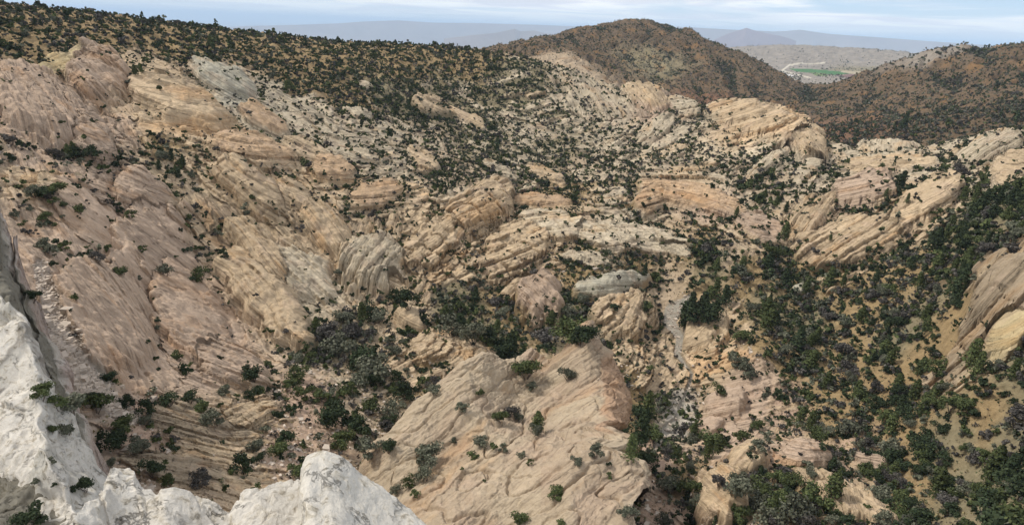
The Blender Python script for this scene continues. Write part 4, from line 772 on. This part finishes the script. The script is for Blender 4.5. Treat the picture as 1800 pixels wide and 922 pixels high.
def area_of(px, py, s):
    if s == 1: return 'the great foreground fin'
    if s == 2: return 'the white rock ridge'
    if s == 3: return 'the white boulder'
    if s == 4: return 'the white cliff'
    if s == 5: return 'the grey cliff strip'
    if py < 130 and px < 880: return 'the skyline ridge at upper left'
    bd = 9e9; bk = 0
    for k, o in enumerate(OC):
        d = math.hypot((px - o[0]) / (o[2] + 10), (py - o[1]) / (o[3] + 10))
        if d < bd: bd = d; bk = k
    return OC[bk][11]
for (x, y, h, k) in HS:
    if h == 0: continue
    r = pick(x, y)
    if r is None: continue
    d = r[0] @ fw; plants.append((r[0], h * d / FPX * 1.08, k, h * 1.08, x, y, r[1]))
for (x, y, h) in HT:
    if h == 0: continue
    r = pick(x, y)
    if r is None or y < 30: continue
    d = r[0] @ fw; plants.append((r[0], h * d / FPX * 1.0, 'tree', h * 1.0, x, y, r[1]))
nhand = len(plants)
# scattered over the terrain by cover
area = (np.exp(2 * UUf) * np.gradient(TH)[None, :] * np.gradient(U)[:, None])
cover = cover * np.where((PX > 1330) & (PY > 330), 1.5, 1.0) * np.where(UUf > math.log(2150), .12, np.where(hill > .5, 1.7, 1.0)) * np.where((PX < 900) & (UUf > math.log(300)), 1.05, 1.0)
clump = .30 + 1.25 * sst(-.5, .6, fbm(a1 * 5, a2 * 5, 4, 601, .65))
notroad = ~(fieldg | fieldb | fieldt | road | river)
moatp = 1 + 3.5 * moat * near
rock_free = 1 - .86 * Rk * (inO > .3) - .5 * Rk * (inO <= .3)
inframe = (PX > -260) & (PX < PW + 260) & (PY < PH + 160) & (PY > -50)
gulw = np.where(hill > .5, np.clip(.9 - 1.1 * gul, .12, 2.6), 1.0)
ssz = psize * np.where(UUf > math.log(2150), 1.0, 1.0)
dens = moatp * np.clip(cover * 1.35, 0, 2.0) * clump * rock_free * notroad * (1 - stm) * (1 - .9 * scm) * gulw * inframe / (ssz ** 2 * .45)
tt = Z / R; run = np.maximum.accumulate(tt, 0); dens = dens * (tt > run - .012) * (UUf < math.log(5200))
lam_ = (dens * area).ravel(); tot = lam_.sum(); ncand = int(tot); print('plants wanted', ncand)
cap = 110000
w_ = np.cumsum(lam_); pickn = min(ncand, cap); r_ = np.sort(rng.random(pickn)) * tot; sel = np.searchsorted(w_, r_); sel = np.clip(sel, 0, len(lam_) - 1)
jit = .5
Ps = VV[sel] + np.c_[rng.normal(0, 1, (pickn, 2)) * 0, np.zeros(pickn)]
sz = ssz.ravel()[sel] * np.exp(rng.normal(0, .38, pickn)) * .95; gy = grey.ravel()[sel]
vis, inside, sx, sy = visible(Ps + np.c_[np.zeros((pickn, 2)), sz * .5]); dd = Ps @ fw
keep = vis | ~inside | (rng.random(pickn) < .5)
# keep out from under the foreground sheets
ppx = sz / dd * FPX
kindr = rng.random(pickn); tr = rng.random(pickn)
treep = np.where((cover.ravel()[sel] > .55) & (sy < 720), .05, .008) * (sy > 30)
kinds = np.where(tr < treep, 4, np.where(kindr < gy * 1.0, np.where(rng.random(pickn) < .5, 2, 3), np.where(rng.random(pickn) < .5, 0, 1)))
KN = ['green', 'dark', 'grey', 'purple', 'tree']
print('plants kept', keep.sum(), time.time() - T0)
cand = np.nonzero(keep & vis & inside)[0]
pos_used = set()
# individuals: the largest visible ones of each kind
LIM = dict(green=110, dark=110, grey=110, purple=80, tree=130)
have = {k: sum(1 for p in plants if p[2] == k) for k in LIM}
order = cand[np.argsort(-ppx[cand])]
for i in order:
    k = KN[kinds[i]]
    if have[k] >= LIM[k]: continue
    have[k] += 1; pos_used.add(int(i))
    plants.append((Ps[i], float(sz[i] * (1.7 if k == 'tree' else 1)), k, float(ppx[i] * (1.7 if k == 'tree' else 1)), float(sx[i]), float(sy[i]), 0))
# words for each
SH = dict(green='green leafy shrub', dark='dark green bush', grey='grey-green shrub', purple='bare twiggy shrub', tree='dark conifer')
from collections import defaultdict
gr = defaultdict(list)
FIXED = {1: ('great fin', 700, 1120, 590, 922), 2: ('white rock ridge', 120, 520, 800, 922), 3: ('white boulder', 520, 760, 780, 922), 4: ('white cliff', 0, 165, 480, 922), 5: ('grey cliff strip', 0, 170, 250, 780), 6: ('skyline ridge at upper left', 0, 860, 30, 130)}
def place_of(x, y, s):
    if s == 0 and y < 130 and x < 880: s = 6
    if s:
        n, x0, x1, y0, y1 = FIXED[s]; nx, ny = (5, 1) if s == 6 else (4, 4) if s == 1 else (3, 3)
        cx_ = min(nx - 1, max(0, int((x - x0) / (x1 - x0) * nx))); cy_ = min(ny - 1, max(0, int((y - y0) / (y1 - y0) * ny)))
        hw = {3: ['left', 'middle', 'right'], 4: ['far left', 'centre left', 'centre right', 'far right'], 5: ['left end', 'left half', 'middle', 'right half', 'right end']}[nx][cx_]
        vw = {1: '', 3: ['upper', 'central', 'lower'][min(cy_, 2)], 4: ['top', 'upper', 'lower', 'bottom'][cy_]}[ny]
        return f'on the {vw} {hw} part of the {n}'.replace('  ', ' ')
    bd = 9e9; bk = 0
    for k, o in enumerate(OC):
        d = math.hypot((x - o[0]) / (o[2] + 10), (y - o[1]) / (o[3] + 10))
        if d < bd: bd = d; bk = k
    o = OC[bk]; dx_, dy_ = (x - o[0]) / (o[2] + 8), (y - o[1]) / (o[3] + 8)
    if bd < .45: w = 'in the middle of'
    elif abs(dx_) > abs(dy_): w = ('at the left end of' if dx_ < 0 else 'at the right end of') if bd < 1 else ('left of' if dx_ < 0 else 'right of')
    else: w = ('on the upper side of' if dy_ < 0 else 'on the lower side of') if bd < 1 else ('above' if dy_ < 0 else 'below')
    return w + ' ' + o[11]
for n_, p in enumerate(plants): gr[(p[2], place_of(p[4], p[5], p[6]))].append(n_)
lab = {}
for (k, a), ns in gr.items():
    rem = list(ns)
    if len(ns) == 1: lab[ns[0]] = f'{SH[k]} {a}'; continue
    big = max(rem, key=lambda i: plants[i][3]); lab[big] = f'largest {SH[k]} {a}'; rem.remove(big)
    for word, f in (('leftmost', lambda i: plants[i][4]), ('rightmost', lambda i: -plants[i][4]), ('uppermost', lambda i: plants[i][5]), ('lowermost', lambda i: -plants[i][5])):
        if not rem: break
        b = min(rem, key=f); lab[b] = f'{word} small {SH[k]} {a}' if len(rem) > 1 else f'small {SH[k]} {a}'; rem.remove(b)
    for i in rem:
        x, y, s_ = plants[i][4:7]
        if s_ or (y < 130 and x < 880): lab[i] = f'small {SH[k]} in the cluster {a}'; continue
        dd_ = sorted((math.hypot((x - o[0]) / (o[2] + 10), (y - o[1]) / (o[3] + 10)), o[11]) for o in OC)
        lab[i] = f'small {SH[k]} between {dd_[0][1]} and {dd_[1][1]}'
        if any(lab.get(j) == lab[i] for j in rem if j != i): lab[i] = f'small {SH[k]} near {dd_[0][1]}, towards {dd_[2][1]}'
dup_ = defaultdict(list)
for i, t_ in lab.items(): dup_[t_].append(i)
for t_, v_ in dup_.items():
    if len(v_) > 1:
        v_.sort(key=lambda i: plants[i][4]); lab[v_[0]] = 'leftmost ' + t_; lab[v_[-1]] = 'rightmost ' + t_
        m_d = sorted(v_[1:-1], key=lambda i: plants[i][5])
        if m_d: lab[m_d[0]] = 'uppermost ' + t_
        if len(m_d) > 1: lab[m_d[-1]] = 'lowermost ' + t_
def clone(o, me=None): c = o.copy(); COL.objects.link(c); return c
for n_, (p, s, k, pxs_, x, y, sr) in enumerate(plants):
    e = bpy.data.objects.new('conifer_tree' if k == 'tree' else ('shrub' if k in ('green', 'dark') else 'dry_shrub' if k == 'purple' else 'sage_shrub'), None); COL.objects.link(e); e.empty_display_size = .3
    e.location = Vector([float(v) for v in p]) - Vector((0, 0, .06 * s)); e.rotation_euler = (rng.normal(0, .06), rng.normal(0, .06), rng.random() * 6.28)
    w1 = rng.uniform(.85, 1.2); e.scale = (s * w1, s * w1, s * rng.uniform(.85, 1.15))
    e['label'] = lab[n_]; e['category'] = 'tree' if k == 'tree' else 'shrub'; e['group'] = {'tree': 'conifers scattered through the canyon', 'green': 'green shrubs of the canyon', 'dark': 'dark bushes of the canyon', 'grey': 'grey-green shrubs of the canyon', 'purple': 'bare twiggy shrubs of the canyon'}[k]
    if k == 'tree':
        c = link('crown', LIB['tree', 'hi'][rng.integers(5)], parent=e); link('trunk', TRUNK[rng.integers(3)], parent=e)
    else:
        c = link('foliage', LIB[k, 'hi' if pxs_ > 24 else 'mid'][rng.integers(4)], parent=e)
        if pxs_ > 20: link('stem', STEM[rng.integers(3)], parent=e)
print('individual plants', len(plants), time.time() - T0)
# the rest as one mass per sort
def mass(name, idxs, temps, label, cat):
    Vs = []; Fs = []; Cs = []; base_ = 0
    tid = rng.integers(0, len(temps), len(idxs))
    for t_i, (tv, tf, tcl) in enumerate(temps):
        ix = idxs[tid == t_i]; n = len(ix)
        if n == 0: continue
        a = rng.random(n) * 6.283; ca, sa = np.cos(a)[:, None], np.sin(a)[:, None]; s = sz[ix][:, None] * rng.uniform(.85, 1.15, (n, 1)); hz = rng.uniform(.8, 1.2, (n, 1))
        x_ = (tv[None, :, 0] * ca - tv[None, :, 1] * sa) * s; y_ = (tv[None, :, 0] * sa + tv[None, :, 1] * ca) * s; z_ = tv[None, :, 2] * s * hz
        P_ = np.stack([x_, y_, z_], -1) + Ps[ix][:, None, :] - np.array([0, 0, .05]) * s[:, :, None]
        c_ = tcl[None] * (rng.uniform(.75, 1.3, (n, 1, 1)))
        Vs.append(P_.reshape(-1, 3)); Cs.append(np.broadcast_to(c_, P_.shape).reshape(-1, 3)); Fs.append((tf[None] + (np.arange(n) * len(tv))[:, None, None]).reshape(-1, 4) + base_); base_ += n * len(tv)
    me = mesh_np(name, np.concatenate(Vs), np.concatenate(Fs), MV, dict(col=('FLOAT_COLOR', np.concatenate(Cs))), smooth=False)
    return link(name, me, kind='stuff', label=label, cat=cat)
rest = np.array([i for i in np.nonzero(keep)[0] if int(i) not in pos_used])
def temps(kinds_, n, ls, sh='shrub'): return [leaf_cloud(n, ls, PALS[k], 700 + 10 * j + i, sh) for j, k in enumerate(kinds_) for i in range(3)]
rp = ppx[rest]; rk_ = kinds[rest]
big = rp > 13; midm = (rp <= 13) & (rp > 6.5); sml = rp <= 6.5
dk = (rk_ < 2); gy_ = (rk_ == 2) | (rk_ == 3); trr = rk_ == 4
for m_s, nn, ls_, tag in ((big, 130, .085, 'near'), (midm, 48, .13, 'middle'), (sml, 16, .21, 'far')):
    s1_ = {'near': 'on the near canyon slopes', 'middle': 'on the middle slopes', 'far': 'on the far slopes and hills'}[tag]
    if (m_s & dk).any(): mass('dark_scrub', rest[m_s & dk], temps(('green', 'dark'), nn, ls_), 'dark green scrub covering the ground ' + s1_, 'scrub')
    if (m_s & gy_).any(): mass('grey_scrub', rest[m_s & gy_], temps(('grey', 'purple'), nn, ls_), 'grey brush covering the ground ' + s1_, 'scrub')
sz[rest[trr]] *= 1.4
if trr.any(): mass('woods', rest[trr], temps(('dark',), 70, .07, 'tree'), 'small dark conifers standing in the brush', 'woods')
# dry grass tufts on the open soil
wg = (near * (1 - Rk) * (1 - stm) * (1 - scm) * inframe * (UUf < math.log(260)) * (tt > run - .012)).ravel() * area.ravel() / np.exp(UUf.ravel()); cg = np.cumsum(wg); ng = 16000
Ps = VV[np.clip(np.searchsorted(cg, rng.random(ng) * cg[-1]), 0, len(VV) - 1)]; sz = np.exp(rng.normal(-.95, .35, ng))
TG = [leaf_cloud(9, .20, p_, 900 + i) for i, p_ in enumerate([((.16, .13, .06), (.32, .27, .14)), ((.09, .10, .05), (.17, .17, .09)), ((.07, .06, .05), (.20, .17, .13))])]
mass('dry_grass', np.arange(ng), TG, 'small tufts of dry grass and low growth on the open soil', 'grass')
# loose stones in the scree
ws = (scm * 1.0 + .07 * stm + .05 * near * (1 - Rk) * (rocki > .3) * (cover < .5) * (UUf < math.log(200))).ravel() * area.ravel(); cs = np.cumsum(ws); ns = 9000; sel2 = np.searchsorted(cs, rng.random(ns) * cs[-1]); 
ic = np.array([[-1,-1,-1],[1,-1,-1],[1,1,-1],[-1,1,-1],[-1,-1,1],[1,-1,1],[1,1,1],[-1,1,1]]) * .5; icf = np.array([[0,3,2,1],[4,5,6,7],[0,1,5,4],[1,2,6,5],[2,3,7,6],[3,0,4,7]])
ssn = np.exp(rng.normal(-1.45, .6, ns)); Vs = ic[None] * ssn[:, None, None] * (1 + rng.normal(0, .22, (ns, 8, 3))) * rng.uniform(.6, 1.2, (ns, 1, 3)); a = rng.random(ns) * 6.28
Vr = np.stack([Vs[..., 0] * np.cos(a)[:, None] - Vs[..., 1] * np.sin(a)[:, None], Vs[..., 0] * np.sin(a)[:, None] + Vs[..., 1] * np.cos(a)[:, None], Vs[..., 2] * .8], -1) + VV[sel2][:, None]
cst = np.array([.38, .32, .26]) * rng.uniform(.7, 1.25, (ns, 1, 1)); cst = np.broadcast_to(cst, Vr.shape)
link('scree', mesh_np('scree', Vr.reshape(-1, 3), (icf[None] + (np.arange(ns) * 8)[:, None, None]).reshape(-1, 4), MV, dict(col=('FLOAT_COLOR', cst.reshape(-1, 3))), smooth=False), kind='stuff', label='loose pale stones in the gully and stream bed', cat='scree')
print('mass', time.time() - T0)

# ------------------------------------------------------------------ desert plain and far ranges
def plain_material():
    m, n, l, b = newmat('desert plain'); g = n.new('ShaderNodeNewGeometry')
    s = tn(n, 1.0, 7, .6, .3); l.new(vmul(n, l, g.outputs['Position'], (.00012, .00035, 0)), s.inputs['Vector'])
    s2 = tn(n, 1.0, 6, .65, .3); l.new(vmul(n, l, g.outputs['Position'], (.0008, .0022, 0)), s2.inputs['Vector'])
    cr = n.new('ShaderNodeValToRGB'); l.new(mth('ADD', mth('MULTIPLY', s.outputs['Fac'], .6, N=n, L=l), mth('MULTIPLY', s2.outputs['Fac'], .4, N=n, L=l), N=n, L=l), cr.inputs[0])
    e = cr.color_ramp.elements; e[0].position = .40; e[0].color = (.07, .075, .06, 1); e[1].position = .60; e[1].color = (.46, .38, .30, 1)
    x = e.new(.5); x.color = (.22, .18, .14, 1); l.new(cr.outputs[0], b.inputs['Base Color']); return m
MP = plain_material()
pth = np.radians(np.linspace(-75, 72, 120)); pr = np.exp(np.linspace(math.log(5200), math.log(110000), 90)); PP = np.stack([pr[:, None] * np.sin(pth), pr[:, None] * np.cos(pth), -640 + 0 * pr[:, None] * pth + 40 * pn(pr[:, None] / 6000, pth * 6 + 0 * pr[:, None], 5)], -1)
I = np.arange(90 * 120).reshape(90, 120); PF = np.stack([I[:-1, :-1], I[:-1, 1:], I[1:, 1:], I[1:, :-1]], -1).reshape(-1, 4)
link('desert_plain', mesh_np('desert_plain', PP.reshape(-1, 3), PF, MP), kind='structure')
def far_range(prof, D, depth, s, col=(.22, .17, .14)):
    q = np.array([tu(x, y, D) for x, y in prof]); ths = np.linspace(q[0, 0], q[-1, 0], 260); zt = np.interp(ths, q[:, 0], q[:, 2]) * D
    vs_ = np.linspace(-1, 1, 41); a = (1 - np.abs(vs_[:, None])) ** 1.1
    rg = ridged(ths[None] * 60 + vs_[:, None], vs_[:, None] * 3 + s, 3, s)
    Zr = -660 + (zt[None] + 660) * a * (1 + .12 * (rg - 1) * (1 - a)) ; Rr_ = D + depth * vs_[:, None]
    P_ = np.stack([Rr_ * np.sin(ths)[None], Rr_ * np.cos(ths)[None], Zr], -1).reshape(-1, 3); I = np.arange(41 * 260).reshape(41, 260)
    F = np.stack([I[:-1, :-1], I[:-1, 1:], I[1:, 1:], I[1:, :-1]], -1).reshape(-1, 4)
    m, n, l, b = newmat('far range'); s_ = tn(n, .0012, 5); g = n.new('ShaderNodeNewGeometry'); l.new(g.outputs['Position'], s_.inputs['Vector']); mx = n.new('ShaderNodeMixRGB'); l.new(s_.outputs['Fac'], mx.inputs[0]); mx.inputs[1].default_value = (*[c * .6 for c in col], 1); mx.inputs[2].default_value = (*[c * 1.4 for c in col], 1); l.new(mx.outputs[0], b.inputs['Base Color'])
    link('far_hills', mesh_np('far_hills', P_, F, m), kind='structure')
far_range([(380, 50), (430, 46), (520, 44), (600, 41), (640, 38), (700, 36), (760, 40), (850, 41), (950, 44), (1100, 50)], 24000, 1500, 3)
far_range([(780, 68), (830, 62), (870, 58), (890, 54), (905, 51), (915, 55), (940, 54), (960, 59), (1000, 62), (1030, 68)], 16500, 1200, 4, (.20, .15, .12))
far_range([(1255, 70), (1275, 61), (1296, 54), (1304, 52), (1312, 49), (1322, 52.5), (1345, 58), (1375, 64), (1400, 72)], 17000, 1200, 5, (.20, .13, .12))
far_range([(1120, 60), (1150, 47), (1200, 47.5), (1300, 53), (1360, 55.5), (1385, 54.5), (1408, 52.5), (1430, 56), (1460, 60), (1540, 65.5), (1640, 73), (1700, 77), (1800, 84), (1900, 92)], 22000, 1500, 6)
# ------------------------------------------------------------------ the air
HZ = 5.0e-5
bm_v = np.array([[x, y, z] for x in (-125000, 125000) for y in (-4000, 125000) for z in (-760, 290)], float)
bf = np.array([[0, 1, 3, 2], [4, 6, 7, 5], [0, 4, 5, 1], [2, 3, 7, 6], [0, 2, 6, 4], [1, 5, 7, 3]])
hm = bpy.data.materials.new('haze'); hm.use_nodes = True; n = hm.node_tree.nodes; n.clear(); ho = n.new('ShaderNodeOutputMaterial'); pv = n.new('ShaderNodeVolumePrincipled'); hm.node_tree.links.new(pv.outputs[0], ho.inputs['Volume'])
pv.inputs['Color'].default_value = (.58, .77, 1.0, 1); pv.inputs['Density'].default_value = HZ; pv.inputs['Anisotropy'].default_value = -0.2
hz = link('haze', mesh_np('haze', bm_v, bf, hm, smooth=False), kind='stuff', label='thin pale blue haze over the far desert', cat='haze')
print('done', time.time() - T0, 'faces', sum(len(o.data.polygons) for o in SC.objects if o.type == 'MESH'))
